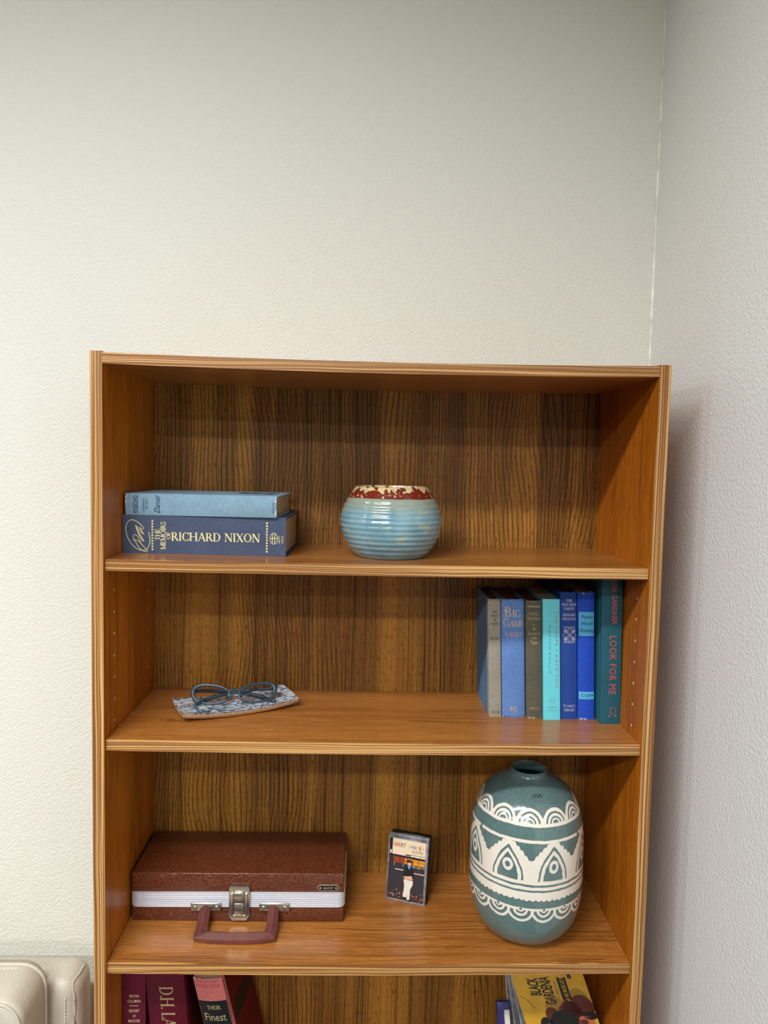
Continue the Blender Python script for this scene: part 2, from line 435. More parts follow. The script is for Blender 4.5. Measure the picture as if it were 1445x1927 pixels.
for i, z in enumerate((Z1, Z2, Z3, Z4, Z5)):
    sh = board('shelf', T_+GAP, W_-T_-GAP, .0058, D_, z-.0158, z, M['shelf_wood'], M['edge_x'][(i+1) % 5], SAG[z])
board('bottom_panel', T_, W_-T_, .0058, D_, .07, .0858, M['shelf_wood'], M['edge_x'][1])
MB().box(T_, W_-T_, .03, .045, 0, .07).build('kick_board', M['side_wood'], bc)
MB().box(.003, W_-.003, D_, D_+.004, .05, H-.003).build('back_panel', M['back_wood'], bc)
# shelf-pin holes: pale chipboard rings, and the pins under each shelf
hb = MB()
def hole(mb, side, y, z, r=.0021):
    x = T_+.0003 if side < 0 else W_-T_-.0003
    mb.add([(x, y+r*math.cos(a*PI/5), z+r*math.sin(a*PI/5)) for a in range(10)], [tuple(range(10))])
for par, side in ((left, -1), (right, 1)):
    k = 0
    for i in range(-6, 34):
        z = H-.3344-.032*i
        if min(abs(z-(zz-.008)) for zz in (Z1, Z2, Z3, Z4, Z5)) < .013 or z > H-.17: continue
        for y in (.043, .205):
            if y == .205 and i > 20: continue
            # only where the photo shows bare holes
            if z > Z1 or z < Z2: continue
            h_ = MB(); hole(h_, side, y, z, .0021 if y < .1 else .0016)
            h_.build('pin_hole', M['hole'], par, fix=False)
M['pin'] = plain('dark_brown_plastic', (44, 26, 16), .4)
for z in (Z1, Z2, Z3, Z4):
    for side in (-1, 1):
        for y in (.043, .205):
            x0 = T_ if side < 0 else W_-T_-.008
            MB().rbox(x0, x0+.008, y-.004, y+.004, z-.0158-.006, z-.0158-.0004, .001, 1).build('shelf_pin', M['pin'], bc)

# ================================================================ books
def cloth(name, c, vary=.10, weave=1.0, wear=0.0, wearc=(190, 190, 180), rough=.7, hh=.2):
    n = NT(name, rough, .25)
    a = n.noise(n.x*900, n.y*900, n.z*240, 1.0, 1.0); b = n.noise(n.x*240, n.y*240, n.z*900, 1.0, 1.0)
    big = n.noise(n.x, n.y, n.z, 22.0, 3.0)
    f = n.smooth(a*.35+b*.35+big*.5, .45, .8)
    cc = lin(c); d = tuple(v*(1-vary*1.6) for v in cc[:3])+(1,); l = tuple(min(1, v*(1+vary*1.5)) for v in cc[:3])+(1,)
    col = n.mix(f, d, l)
    if wear:
        e = n.smooth(n.noise(n.x, n.y, n.z, 260.0, 2.0), .50, .62)
        ends = (n.z < .0022) | (n.z > hh-.0022)
        far = n.smooth(n.noise(n.x, n.y, n.z, 130.0, 3.0), .70, .74)*.25
        col = n.mix(((ends & e) | far)*wear, col, lin(wearc))
    n.color(col); n.bump(a+b, .00012*weave, .6)
    return n.mat
def pages_mat(name, c):
    n = NT(name, .8, .2)
    s = n.noise(n.x*2600, n.y*18, n.z*18, 1.0, 1.0)
    cc = lin(c); n.color(n.mix(n.smooth(s, .3, .7), tuple(v*.72 for v in cc[:3])+(1,), cc))
    return n.mat
M['page_old'] = pages_mat('aged_page_edges', (190, 165, 130))
M['page_dk'] = pages_mat('browned_page_edges', (96, 70, 58))
M['page_wh'] = pages_mat('pale_page_edges', (206, 196, 176))
def ink(name, c, rough=.5, metallic=0.0): return plain(name, c, rough, .4, metallic, vary=.05, scale=900)
M['gold'] = ink('pale_gold_foil', (240, 228, 160), .35, .15)
M['goldr'] = ink('rosy_gold_foil', (214, 178, 142), .4, .2)
M['blackink'] = ink('black_ink', (26, 28, 30), .6)
M['navyink'] = ink('navy_ink', (22, 40, 92), .6)
M['silver'] = ink('silver_foil', (206, 206, 214), .4, .2)
M['greyfoil'] = ink('grey_foil', (120, 140, 140), .5, .1)
M['tan_ink'] = ink('tan_foil', (156, 140, 112), .5, .1)
M['redink'] = ink('coral_red_foil', (206, 82, 84), .45)
M['dullgold'] = ink('dull_gold_foil', (178, 158, 112), .45, .2)
M['rust'] = ink('faded_red_ink', (160, 70, 68), .6)
M['cream'] = ink('cream_ink', (222, 200, 160), .5)

def book(label, w, h, d, cover, pages, loc, rz=0, bulge=.002, shear=0.0, lean=0.0, spine_fn=None, groove=.0016, sidemat=None, rot=None, th=.0026, inset=.003, group=None, extra=None, ymap=None):
    """local frame: width x 0..w, spine at y=0 facing -y, depth to d, height z 0..h. shear pushes x with z."""
    root = thing('book', label, 'book', loc, rz, group)
    if rot is not None: root.rotation_euler = rot
    sh = lambda x, y, z: (x+shear*z, y+lean*z, z)
    sag_ = lambda x: -bulge*(1-(2*x/w-1)**2)
    outer = [(0, d), (0, .013), (groove, .0095), (groove*.8, .0065), (0, .003)]
    outer += [(w*k/12, sag_(w*k/12)) for k in range(0, 13)]
    outer += [(w, .003), (w-groove*.8, .0065), (w-groove, .0095), (w, .013), (w, d)]
    cx = w/2
    inner = []
    for (x, y) in outer:
        if y < .004: xi = min(max(x, th), w-th); yi = y+th*.8
        else: xi = x+th if x < cx else x-th; yi = y
        inner.append((xi, yi))
    n = len(outer); mb = MB(); vs = []
    for z in (0, h):
        vs += [(x, y, z) for x, y in outer]+[(x, y, z) for x, y in inner]
    fs = []; 
    for i in range(n-1):
        fs.append((i, i+1, 2*n+i+1, 2*n+i)); fs.append((n+i, 2*n+n+i, 2*n+n+i+1, n+i+1))
        fs.append((i, n+i, n+i+1, i+1)); fs.append((2*n+i, 2*n+i+1, 3*n+i+1, 3*n+i))
    fs.append((0, 2*n, 3*n, n)); fs.append((n-1, 2*n-1, 4*n-1, 3*n-1))
    vs = [sh(*v) for v in vs]
    mb.add(vs, fs)
    if sidemat:
        for i, f in enumerate(mb.f):
            ys = [mb.v[k][1] for k in f]
            if min(ys) > .0125+min(0, lean*h): mb.m[i] = 1
    cv = mb.build('cover', [cover, sidemat] if sidemat else cover, root)
    pb = MB(); P = [(th+.0003, d-inset), (th+.0003, .006)]+[(th+.0003+(w-2*th-.0006)*k/6, sag_(th+(w-2*th)*k/6)+th*.8+.0006) for k in range(1, 6)]+[(w-th-.0003, .006), (w-th-.0003, d-inset)]
    P += [(cx+ (w/2-th)*.5, d-inset-.0025), (cx, d-inset-.0035), (cx-(w/2-th)*.5, d-inset-.0025)]
    m_ = len(P); vs = [sh(x, y, inset) for x, y in P]+[sh(x, y, h-inset) for x, y in P]
    pb.add(vs, [tuple(range(m_))[::-1], tuple(range(m_, 2*m_))]+[(i, (i+1) % m_, m_+(i+1) % m_, m_+i) for i in range(m_)])
    pb.build('pages', pages, root)
    # u across the spine 0..w, v up 0..h
    put = lambda u, v, o=.00022: sh(u, sag_(min(max(u, 0), w))-o, v)
    if spine_fn: spine_fn(root, put, w, h)
    return root
def letters(root, mb, mats, name='lettering', label=None):
    o = mb.build(name, mats, root, fix=False)
    if label: o['label'] = label
    o['kind'] = 'stuff'
    return o
TILT = -.042
b_sh = {}
# --- second shelf, left to right
zb = Z2
def s_shield(root, put, w, h):
    mb = MB()
    for i, (t, y) in enumerate((('THE', .167), ('SHIELD', .1605), ('OF', .154), ('FAITH', .1475), ('WINTER', .1245))):
        s = .0043 if i != 4 else .0037
        tx = serif(t, s, .03, .78 if t in ('SHIELD', 'WINTER', 'FAITH') else .9); place(mb, tx, put, w*.52, y)
    place(mb, serif('S.P.C.K', .0042, .02, .82), put, w*.52, .0052)
    letters(root, mb, M['blackink'])
GR = 'hardback books standing on the second shelf'
book('slim grey cloth-spined book THE SHIELD OF FAITH, leftmost standing on the second shelf', .0194, .1895, .1200,
     cloth('grey_book_cloth', (150, 146, 132)), M['page_dk'], (.5811, .1215, sag(zb, .59)), 0, .0012, TILT, spine_fn=s_shield,
     sidemat=cloth('faded_blue_board_cloth', (88, 128, 166)), group=GR)
def s_big(root, put, w, h):
    mb = MB()
    place(mb, serif('B', .0158, 0, .95), put, .0050, .1615, 'l'); place(mb, serif('I', .0115, 0, .9), put, .0172, .1615, 'l'); place(mb, serif('G', .0125, 0, .85), put, .0212, .1610, 'l')
    disc(mb, .0052, .1715, .0016, .0012, put)
    place(mb, serif('G', .0132, 0, .85), put, .0026, .1462, 'l'); place(mb, serif('AME', .0095, .0, .92), put, .0126, .1462, 'l')
    place(mb, serif('VAIZEY', .0068, .12, .84), put, w*.54, .1300)
    place(mb, serif('H', .0075, 0, .7), put, w*.47, .010); place(mb, serif('S', .0085, 0, .9), put, w*.60, .0085)
    place(mb, serif('R', .0060, 0, .8), put, w*.38, .0115)
    rect(mb, w*.46, w*.6, .0062, .0068, put)
    letters(root, mb, M['goldr'])
book('thick periwinkle-blue hardback BIG GAME by Vaizey with gilt title', .0362, .1902, .1220,
     cloth('periwinkle_book_cloth', (96, 132, 190), wear=.8, hh=.1902, wearc=(60, 62, 76)), M['page_dk'], (.6018, .1200, sag(zb, .62)), 0, .0028, TILT, spine_fn=s_big, group=GR)
def s_sun(root, put, w, h):
    mb = MB()
    pts = [(.0035+k*.0011, .1795+(.0009 if k % 2 else -.0009)) for k in range(19)]; polyline(mb, pts, .0010, put)
    rect(mb, .003, w-.003, .1800, .1806, put)
    place(mb, serif('ETHEL', .0046, .06, .9), put, w*.52, .1655); place(mb, serif('MANNIN', .0046, .04, .85), put, w*.52, .1583)
    disc(mb, w*.5, .1512, .0012, .0008, put); rect(mb, w*.44, w*.56, .1486, .1491, put)
    for t, y in (('At', .1415), ('Sundown', .1345), ('the', .1278), ('Tiger', .1200)):
        s = {'At': .0056, 'Sundown': .0055, 'the': .0055, 'Tiger': .0062}[t]
        tx = sans(t, s, 1.0, .80 if t != 'Sundown' else .70, .35); place(mb, tx, put, w*.5, y)
    place(mb, serif('JARROLDS', .0034, .04, .80), put, w*.5, .0150)
    letters(root, mb, M['dullgold'])
book('olive-grey worn hardback At Sundown the Tiger, between BIG GAME and the turquoise book', .0252, .1888, .1260,
     cloth('olive_grey_book_cloth', (92, 90, 76), wear=.9, hh=.1888, wearc=(168, 164, 146), vary=.14), M['page_dk'], (.6392, .1145, sag(zb, .65)), 0, .0022, TILT, spine_fn=s_sun, group=GR)
def s_shape(root, put, w, h):
    mb = MB()
    place(mb, fit(sans('THE SHAPE I GAVE YOU', .0052, 1.35, 1, 0, .004), .1215), put, w*.72, .1740, 'l', -PI/2, 0)
    place(mb, fit(sans('MARTHA BAILLIE', .0040, 1.4), .0760), put, w*.32, .1510, 'l', -PI/2, 1)
    pts = [(w*.52+.0046*math.cos(a*PI/12), .0305+.0046*math.sin(a*PI/12)) for a in range(24)]; polyline(mb, pts, .0003, put, 1, True)
    rect(mb, w*.42, w*.62, .0302, .0309, put, 1); disc(mb, w*.48, .0309, .0008, .0011, put, 1)
    place(mb, sans('KNOPF', .0027, 1.3), put, w*.52, .0190, mi=1); place(mb, sans('CANADA', .0027, 1.2), put, w*.52, .0142, mi=1)
    letters(root, mb, [M['tan_ink'], M['greyfoil']])
book('bright turquoise hardback THE SHAPE I GAVE YOU with vertical title', .0264, .1925, .1340,
     cloth('turquoise_paper_cloth', (108, 212, 224), vary=.04, weave=.5, rough=.5), M['page_wh'], (.6648, .1072, sag(zb, .68)), 0, .0006, TILT, spine_fn=s_shape, groove=.0008, group=GR)
def s_wild(root, put, w, h):
    mb = MB()
    for t, s, y, wd in (('THE', .0042, .1880, .95), ('WILD GREEN', .0042, .1815, .74), ('EARTH', .0042, .1750, .92), ('BERNARD', .0041, .1653, .84), ('FERGUSSON', .0041, .1588, .74)):
        place(mb, serif(t, s, .03, wd), put, w*.54, y)
    cx, cy = w*.56, .1352
    for k in (0, 1, 2, 3):
        a = k*PI/2; pts = []
        for j in range(15):
            t = j/14*2*PI; lx = .0052-.0052*math.cos(t); ly = .0032*math.sin(t)*math.sin(t/2)
            pts.append((cx+lx*math.cos(a)-ly*math.sin(a), cy+lx*math.sin(a)+ly*math.cos(a)))
        polyline(mb, pts, .0005, put)
        a += PI/4; dx, dy = math.cos(a), math.sin(a)
        P = lambda r, s: (cx+dx*r-dy*s, cy+dy*r+dx*s)
        polyline(mb, [P(.0045, 0), P(.0115, 0)], .0008, put)
        for q in (1, -1): polyline(mb, [P(.0062, 0), P(.0098, q*.0028)], .0010, put); polyline(mb, [P(.0085, 0), P(.0118, q*.0014)], .0007, put)
    for y in (.1480, .1462, .1245, .1228): rect(mb, w*.20, w*.90, y, y+.0005, put, cut=3)
    place(mb, serif("ST JAMES'S", .0040, .03, .76), put, w*.54, .0195); place(mb, serif('LIBRARY', .0040, .04, .84), put, w*.54, .0130)
    letters(root, mb, M['silver'])
book('royal-blue hardback THE WILD GREEN EARTH with silver knot ornament', .0262, .2032, .1290,
     cloth('royal_blue_book_cloth', (38, 72, 150), vary=.08), M['page_dk'], (.6930, .1118, sag(zb, .70)), 0, .0020, TILT, spine_fn=s_wild, group=GR)
def s_poems(root, put, w, h):
    for (y0, y1) in ((.1345, .1725), (.0330, .0450)):
        lb = MB(); rect(lb, .0014, w-.0008, y0, y1, lambda u, v: put(u, v, .0003), cut=10)
        o = lb.build('spine_label', cloth('sky_blue_label', (92, 184, 226), vary=.05), root, fix=False); o['label'] = 'sky-blue pasted spine label'
    mb = MB(); q = lambda u, v: put(u, v, .0006)
    for t, y, wd in (('Poems', .1620, .86), ('Worth', .1515, .86), ('Knowing', .1408, .74)):
        place(mb, sans(t, .0060, 1.0, wd, .4), q, w*.53, y)
    place(mb, sans('COPP', .0052, 1.35, .9, 0, .01), q, w*.54, .0365)
    letters(root, mb, M['navyink'])
book('cobalt-blue hardback Poems Worth Knowing with sky-blue spine labels and frayed ends', .0262, .2030, .1310,
     cloth('cobalt_book_cloth', (34, 78, 190), vary=.08, wear=.9, hh=.203, wearc=(190, 194, 200)), M['page_old'], (.7204, .1100, sag(zb, .73)), 0, .0024, TILT, spine_fn=s_poems, group=GR)
def s_look(root, put, w, h):
    mb = MB()
    place(mb, fit(sans('LISA GARDNER', .0080, 1.0, 1, 0, .014), .0690), put, w*.50, .2262, 'l', -PI/2)
    place(mb, fit(sans('LOOK FOR ME', .0118, 1.1), .0930), put, w*.40, .1400, 'l', -PI/2)
    P = lambda pts, wd=.0007: polyline(mb, pts, wd, put)
    cx = w*.60
    P([(cx-.0036, .0260), (cx+.0040, .0260), (cx+.0040, .0165), (cx-.0036, .0165), (cx-.0036, .0260)])
    P([(cx-.0068, .0130), (cx+.0060, .0130)], .0013); P([(cx+.0052, .0150), (cx+.0052, .0115)], .0009); P([(cx-.0066, .0142), (cx-.0066, .0118)], .0009)
    letters(root, mb, M['redink'])
lk = book('large teal hardback LOOK FOR ME with red foil title, tight against the right bookcase panel', .0318, .2385, .1530,
     cloth('teal_paper_cloth', (36, 92, 106), vary=.06, weave=.5, rough=.5), M['page_wh'], (.7488, .0895, sag(zb, .78)), 0, .0016, -.026, spine_fn=s_look, groove=.0022, group=GR)

# --- top shelf: two books lying flat. local z -> world x, local x -> world -z
def s_nixon(root, put, w, h):
    mb = MB()
    P = lambda a, b: put(w-b, a)         # a = along the spine from the left, b = up from the shelf
    Q = .0001
    place(mb, fit(serif('RICHARD NIXON', .0126, .0), .1320), P, .0722, .0205, 'l')
    place(mb, fit(serif('THE', .0072, .0), .0168), P, .0556, .0208, 'l', PI/2)
    place(mb, fit(serif('MEMOIRS', .0076, -.01), .0418), P, .0640, .0070, 'l', PI/2)
    place(mb, fit(serif('OF', .0062, .0), .0108), P, .0712, .0225, 'l', PI/2)
    for x in (.0443, .2143):
        for k in range(11):
            y = .0068+k*.00425; st = [(x+r*math.cos(PI/2+j*PI/5), y+r*math.sin(PI/2+j*PI/5)) for j in range(10) for r in ((.0021,) if j % 2 == 0 else (.0009,))]
            mb.add([P(*p) for p in st], [tuple(range(10))])
    sc_ = 1/8.03*.000800
    def px(pts): return [(.0008+(a-75)*sc_*1.0, .0540-(b-70)*sc_*.98+.0012) for a, b in pts]
    polyline(mb, smooth_path(px([(455, 300), (475, 400), (462, 500), (420, 570), (330, 580), (230, 520), (160, 420), (122, 300), (125, 200), (165, 135), (220, 120), (290, 150), (350, 200), (380, 245), (355, 262), (315, 225)])), .0009, P)
    polyline(mb, smooth_path(px([(315, 225), (350, 280), (385, 335), (330, 290), (262, 200), (300, 290), (385, 438), (330, 380), (270, 235)])), .0009, P)
    polyline(mb, smooth_path(px([(222, 425), (300, 440), (400, 545), (438, 590), (400, 600), (330, 560), (270, 470), (228, 380), (245, 345), (290, 360), (315, 410), (310, 440), (330, 425), (345, 460)])), .0009, P)
    c = (.2245, .0265)
    polyline(mb, [(c[0]+.0055*math.cos(a*PI/10), c[1]+.0085*math.sin(a*PI/10)) for a in range(20)], .0006, P, 0, True)
    for dx in (-.002, .0015): polyline(mb, [(c[0]+dx, c[1]-.008), (c[0]+dx, c[1]+.008)], .0009, P)
    polyline(mb, [(c[0]-.0052, c[1]), (c[0]+.0052, c[1]+.0005)], .0009, P)
    place(mb, serif('GROSSET', .0028, .0, .8), P, .2338, .0190, 'l', PI/2); place(mb, serif('DUNLAP', .0028, .0, .8), P, .2388, .0200, 'l', PI/2)
    letters(root, mb, M['gold'], label='gilt title, signature and stars')
def lying(label, w, h, d, cover, pages, x, y, z, rz, **k):
    r = book(label, w, h, d, cover, pages, (x, y, z+w), **k)
    r.rotation_euler = (Matrix.Rotation(rz, 3, 'Z') @ Matrix.Rotation(PI/2, 3, 'Y')).to_euler()
    return r
lying('thick navy hardback THE MEMOIRS OF RICHARD NIXON lying flat on the top shelf', .0578, .2425, .1600,
      cloth('navy_book_cloth', (68, 79, 102), vary=.10), M['page_old'], .0172, .0790, sag(Z1, .12)-.0001, -.020, bulge=.0008, spine_fn=s_nixon, groove=.002)
def s_fog(root, put, w, h):
    mb = MB(); P = lambda a, b: put(w-b, a)
    place(mb, fit(sans('FOGBOUND', .0078, 1.02, 1, 0, .014), .0265), P, .0192, .0026, 'l', PI/2)
    place(mb, serif('A WATERFRONT', .0030, .0, .78), P, .0290, .0042, 'l', PI/2); place(mb, serif('MYSTERY', .0030, .04, .9), P, .0335, .0085, 'l', PI/2)
    place(mb, fit(sans('Daniel', .0090, .95, 1, .45, .006), .0275), P, .0520, .0024, 'l', PI/2)
    place(mb, serif('WINSTON', .0030, .05, .9), P, .2220, .0070, 'l', PI/2)
    letters(root, mb, M['navyink'])
fog = lying('pale blue worn hardback FOGBOUND lying on top of the navy memoirs', .0318, .2250, .1380,
      cloth('pale_blue_worn_cloth', (124, 154, 172), vary=.10, wear=.9, hh=.225, wearc=(206, 200, 178)), M['page_old'], .0212, .0800, sag(Z1, .12)+.0578, -.050, bulge=.0016, spine_fn=s_fog)
wr = MB()
rr_ = random.Random(3)
for k in range(26):      # dark ink print on the upper board, near its far right corner
    y0 = .062+rr_.random()*.03; z0 = .150+rr_.random()*.055
    wr.add([(-.0003, y0, z0), (-.0003, y0+.004+rr_.random()*.006, z0), (-.0003, y0+.005, z0+.010*rr_.random()+.003), (-.0003, y0-.003, z0+.006)], [(0, 1, 2, 3)])
letters(fog, wr, M['navyink'], 'cover_print')

# --- lower shelf, seen only at their tops
zc = Z4
def s_bc(root, put, w, h):
    mb = MB()
    for t, y, s in (('BRITISH', .2200, .0046), ('COLUMBIA', .2120, .0046), ('REPORT', .1960, .0050), ('OF', .1880, .0042), ('MINISTER', .1798, .0046), ('OF', .1725, .0042), ('MINES', .1650, .0046), ('1957', .157, .0046)):
        place(mb, sans(t, s, 1.25, .55, 0, .012), put, w*.52, y)
    rect(mb, w*.32, w*.70, .2062, .2070, put)
    letters(root, mb, M['cream'])
book('magenta-red report volume BRITISH COLUMBIA REPORT, leftmost on the lowest visible shelf', .0350, .2600, .160,
     cloth('magenta_book_cloth', (98, 22, 44), vary=.12), M['page_old'], (.0178, .0680, sag(zc, .04)), 0, .0012, 0.0, spine_fn=s_bc)
def s_dh(root, put, w, h):
    mb = MB()
    place(mb, serif('D.H. LAWRENCE', .0205, -.04, .82), put, w*.34, .2375, 'l', -PI/2)
    letters(root, mb, M['dullgold'])
book('burgundy hardback D.H. LAWRENCE leaning left, with large cream vertical title', .0585, .2620, .165,
     cloth('burgundy_book_cloth', (84, 14, 32), vary=.10, weave=.4, rough=.42), M['page_old'], (.0742, .0690, sag(zc, .10)), 0, .0012, -.085, spine_fn=s_dh, groove=.0024)
def s_ww(root, put, w, h):
    lb = MB(); rect(lb, .0004, w-.0004, .1360, .2120, lambda u, v: put(u, v, .0003), cut=10)
    o = lb.build('spine_label', ink('black_leather_label', (18, 22, 24), .4), root, fix=False); o['label'] = 'black title label'
    mb = MB()
    place(mb, serif('THE SECOND', .0052, .02, .84), put, w*.46, .2415, mi=0); place(mb, serif('WORLD WAR', .0056, .02, .86), put, w*.46, .2335, mi=0)
    disc(mb, w*.42, .2262, .0010, .0010, put); disc(mb, w*.56, .2262, .0010, .0010, put)
    q = lambda u, v: put(u, v, .0006)
    place(mb, serif('THEIR', .0066, .04, .88), q, w*.50, .1985, mi=1); place(mb, sans('Finest', .0130, 1.0, .78, 0, .0), q, w*.47, .1800, mi=1); place(mb, sans('Hour', .0130, 1.0, .78), q, w*.47, .160, mi=1)
    letters(root, mb, [M['rust'], M['dullgold']])
ww = book('faded pink-spined THE SECOND WORLD WAR volume with black label and dark red boards', .0440, .2480, .150,
     cloth('faded_pink_cloth', (198, 108, 104), vary=.10, wear=.5, hh=.248), M['page_old'], (.1825, .0740, sag(zc, .2)), 0, .0030, -.235, spine_fn=s_ww, groove=.002,
     sidemat=cloth('dark_red_board', (100, 12, 10), vary=.08, weave=.5))

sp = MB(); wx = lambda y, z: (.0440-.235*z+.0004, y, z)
sp.add([wx(*q_) for q_ in ((.104, .174), (.144, .142), (.138, .138), (.024, .160), (.026, .187))], [(0, 1, 2, 3, 4)])  # flat black slanting polygon laid just off the right-hand board
so = sp.build('board_stripe', ink('black_stripe', (12, 8, 8), .5), ww, fix=False); so['label'] = 'black slanting stripe on the dark red board'
# --- comic and the plastic-sleeved stack behind it, at the right of the lower shelf
M['sleeve'] = plain('crinkled_clear_plastic_sleeve', (104, 104, 112), .22, .5, vary=.25, scale=60, bump=.0006, bscale=120)
M['comic_y'] = plain('mustard_yellow_print', (190, 144, 22), .45, vary=.08, scale=30)
M['comic_edge'] = pages_mat('white_magazine_pages', (215, 210, 200))
M['brownpr'] = ink('dark_brown_print', (84, 30, 20), .45); M['olivepr'] = ink('olive_gold_print', (146, 112, 34), .45)
M['skinpr'] = ink('terracotta_print', (168, 92, 62), .45); M['blackpr'] = ink('black_print', (14, 12, 12), .4)
BOXH = .126
ZB = sag(zc, .67)+BOXH
M['box_card'] = plain('brown_card_box', (96, 70, 44), .8, .2)
bx_ = thing('storage_box', 'low brown cardboard box under the yellow comic, on the lowest visible shelf', 'box', (.691, .080, sag(zc, .67)))
mb = MB(); mb.rbox(-.086, .086, -.046, .046, 0, BOXH-.0215, .001, 1); mb.build('body', M['box_card'], bx_)
mb = MB(); mb.rbox(-.0875, .0875, -.0475, .0475, BOXH-.0210, BOXH-.0003, .001, 1); mb.build('lid', M['box_card'], bx_)
cr = thing('comic_book', 'small yellow-covered crime comic BLACK GARDENIA leaning left at the right of the lowest visible shelf', 'comic book', (.6612, .075, ZB))
CW, CH = .118, .165
def csh(k, l=.302, s_=.93):
    return lambda x, y, z: (x-k*z, y+l*z, z*s_)
c0 = csh(.32)
mb = MB(); mb.box(0, CW, .0003, .0050, 0, CH); mb.build('pages', M['comic_edge'], cr, c0)
mb = MB(); mb.box(0, CW+.0006, -.0003, .0002, 0, CH); mb.build('cover', M['comic_y'], cr, c0)
pr_ = MB(); q = lambda u, v: (u, -.0005, v); q2 = lambda u, v: (u, -.0008, v); q3 = lambda u, v: (u, -.0011, v); q4 = lambda u, v: (u, -.0014, v)
place(pr_, fit(sans('BLACK', .0180, .95, 1, 0, .028), .0260), q, .0405, .0785, 'l', PI/2, 0)
place(pr_, fit(sans('GARDENIA', .0180, .95, 1, 0, .028), .0410), q, .0605, .0655, 'l', PI/2, 0)
place(pr_, fit(sans('A CRIME STORY', .0036, 1.0, 1), .0260), q, .0690, .0755, 'l', PI/2, 0)
bn = [(.0725, .0715), (.0800, .0745), (.0872, .0715), (.0872, .1060), (.0800, .1030), (.0725, .1060)]
pr_.add([q(*p) for p in bn], [tuple(range(6))], 0)
place(pr_, fit(sans('NO MORE LIES', .0070, 1.0, 1, 0, .01), .0255), q2, .0835, .0765, 'l', PI/2, 1)
for k in range(5): disc(pr_, .0945+.0022*math.cos(k*1.25), .1065+.0022*math.sin(k*1.25), .0016, .0016, q, 0, 8)
disc(pr_, .058, .062, .017, .015, q, 2); disc(pr_, .098, .076, .015, .013, q, 2)
disc(pr_, .100, .062, .019, .018, q2, 3); disc(pr_, .082, .058, .014, .013, q2, 3); disc(pr_, .048, .051, .011, .011, q2, 3)
pr_.add([q2(*p) for p in ((.060, .060), (.078, .075), (.100, .052), (.070, .045))], [(0, 1, 2, 3)], 3)
disc(pr_, .066, .036, .026, .022, q3, 0); disc(pr_, .035, .036, .011, .012, q3, 0); disc(pr_, .038, .030, .007, .009, q4, 4)
disc(pr_, .099, .040, .013, .010, q3, 4); disc(pr_, .108, .050, .012, .006, q3, 0); disc(pr_, .096, .041, .006, .004, q4, 3)
polyline(pr_, smooth_path([(.006, .078), (.011, .074), (.016, .071), (.020, .064), (.024, .060)]), .0007, q, 3)
pr_.build('cover_print', [M['blackpr'], M['comic_y'], M['olivepr'], M['brownpr'], M['skinpr']], cr, c0, fix=False)
for k, (bx, kk, dy, hh, wd, lab) in enumerate(((.6500, .205, .0075, .160, .112, 'creased clear plastic magazine sleeve directly behind the yellow comic'), (.6375, .120, .0150, .152, .112, 'clear plastic magazine sleeve between two others behind the yellow comic'), (.6270, .040, .0225, .146, .112, 'grey plastic sleeve at the back of the leaning stack'))):
    s_ = thing('magazine_sleeve', lab, 'magazine', (bx, .075+dy, ZB), 0, 'sleeved magazines behind the comic')
    f_ = csh(kk)
    mb = MB(); mb.rbox(0, wd, 0, .0060, 0, hh, .0022, 2); mb.build('sleeve', M['sleeve'], s_, f_)
    mb = MB(); mb.box(-.0006, .004, .0020, .0040, .004, hh-.008); mb.build('page_edges', M['comic_edge'], s_, f_)
pu = thing('magazine', 'dark violet booklet at the left end of the leaning sleeves', 'magazine', (.6060, .080, ZB))
M['violet'] = plain('violet_card', (44, 34, 104), .4)
fv = csh(.05)
mb = MB(); mb.rbox(0, .022, 0, .006, 0, .066, .0025, 2); mb.build('cover', M['violet'], pu, fv)
mb = MB(); mb.box(.012, .0205, -.0016, -.0006, 0, .055); mb.build('white_slip', M['comic_edge'], pu, fv)

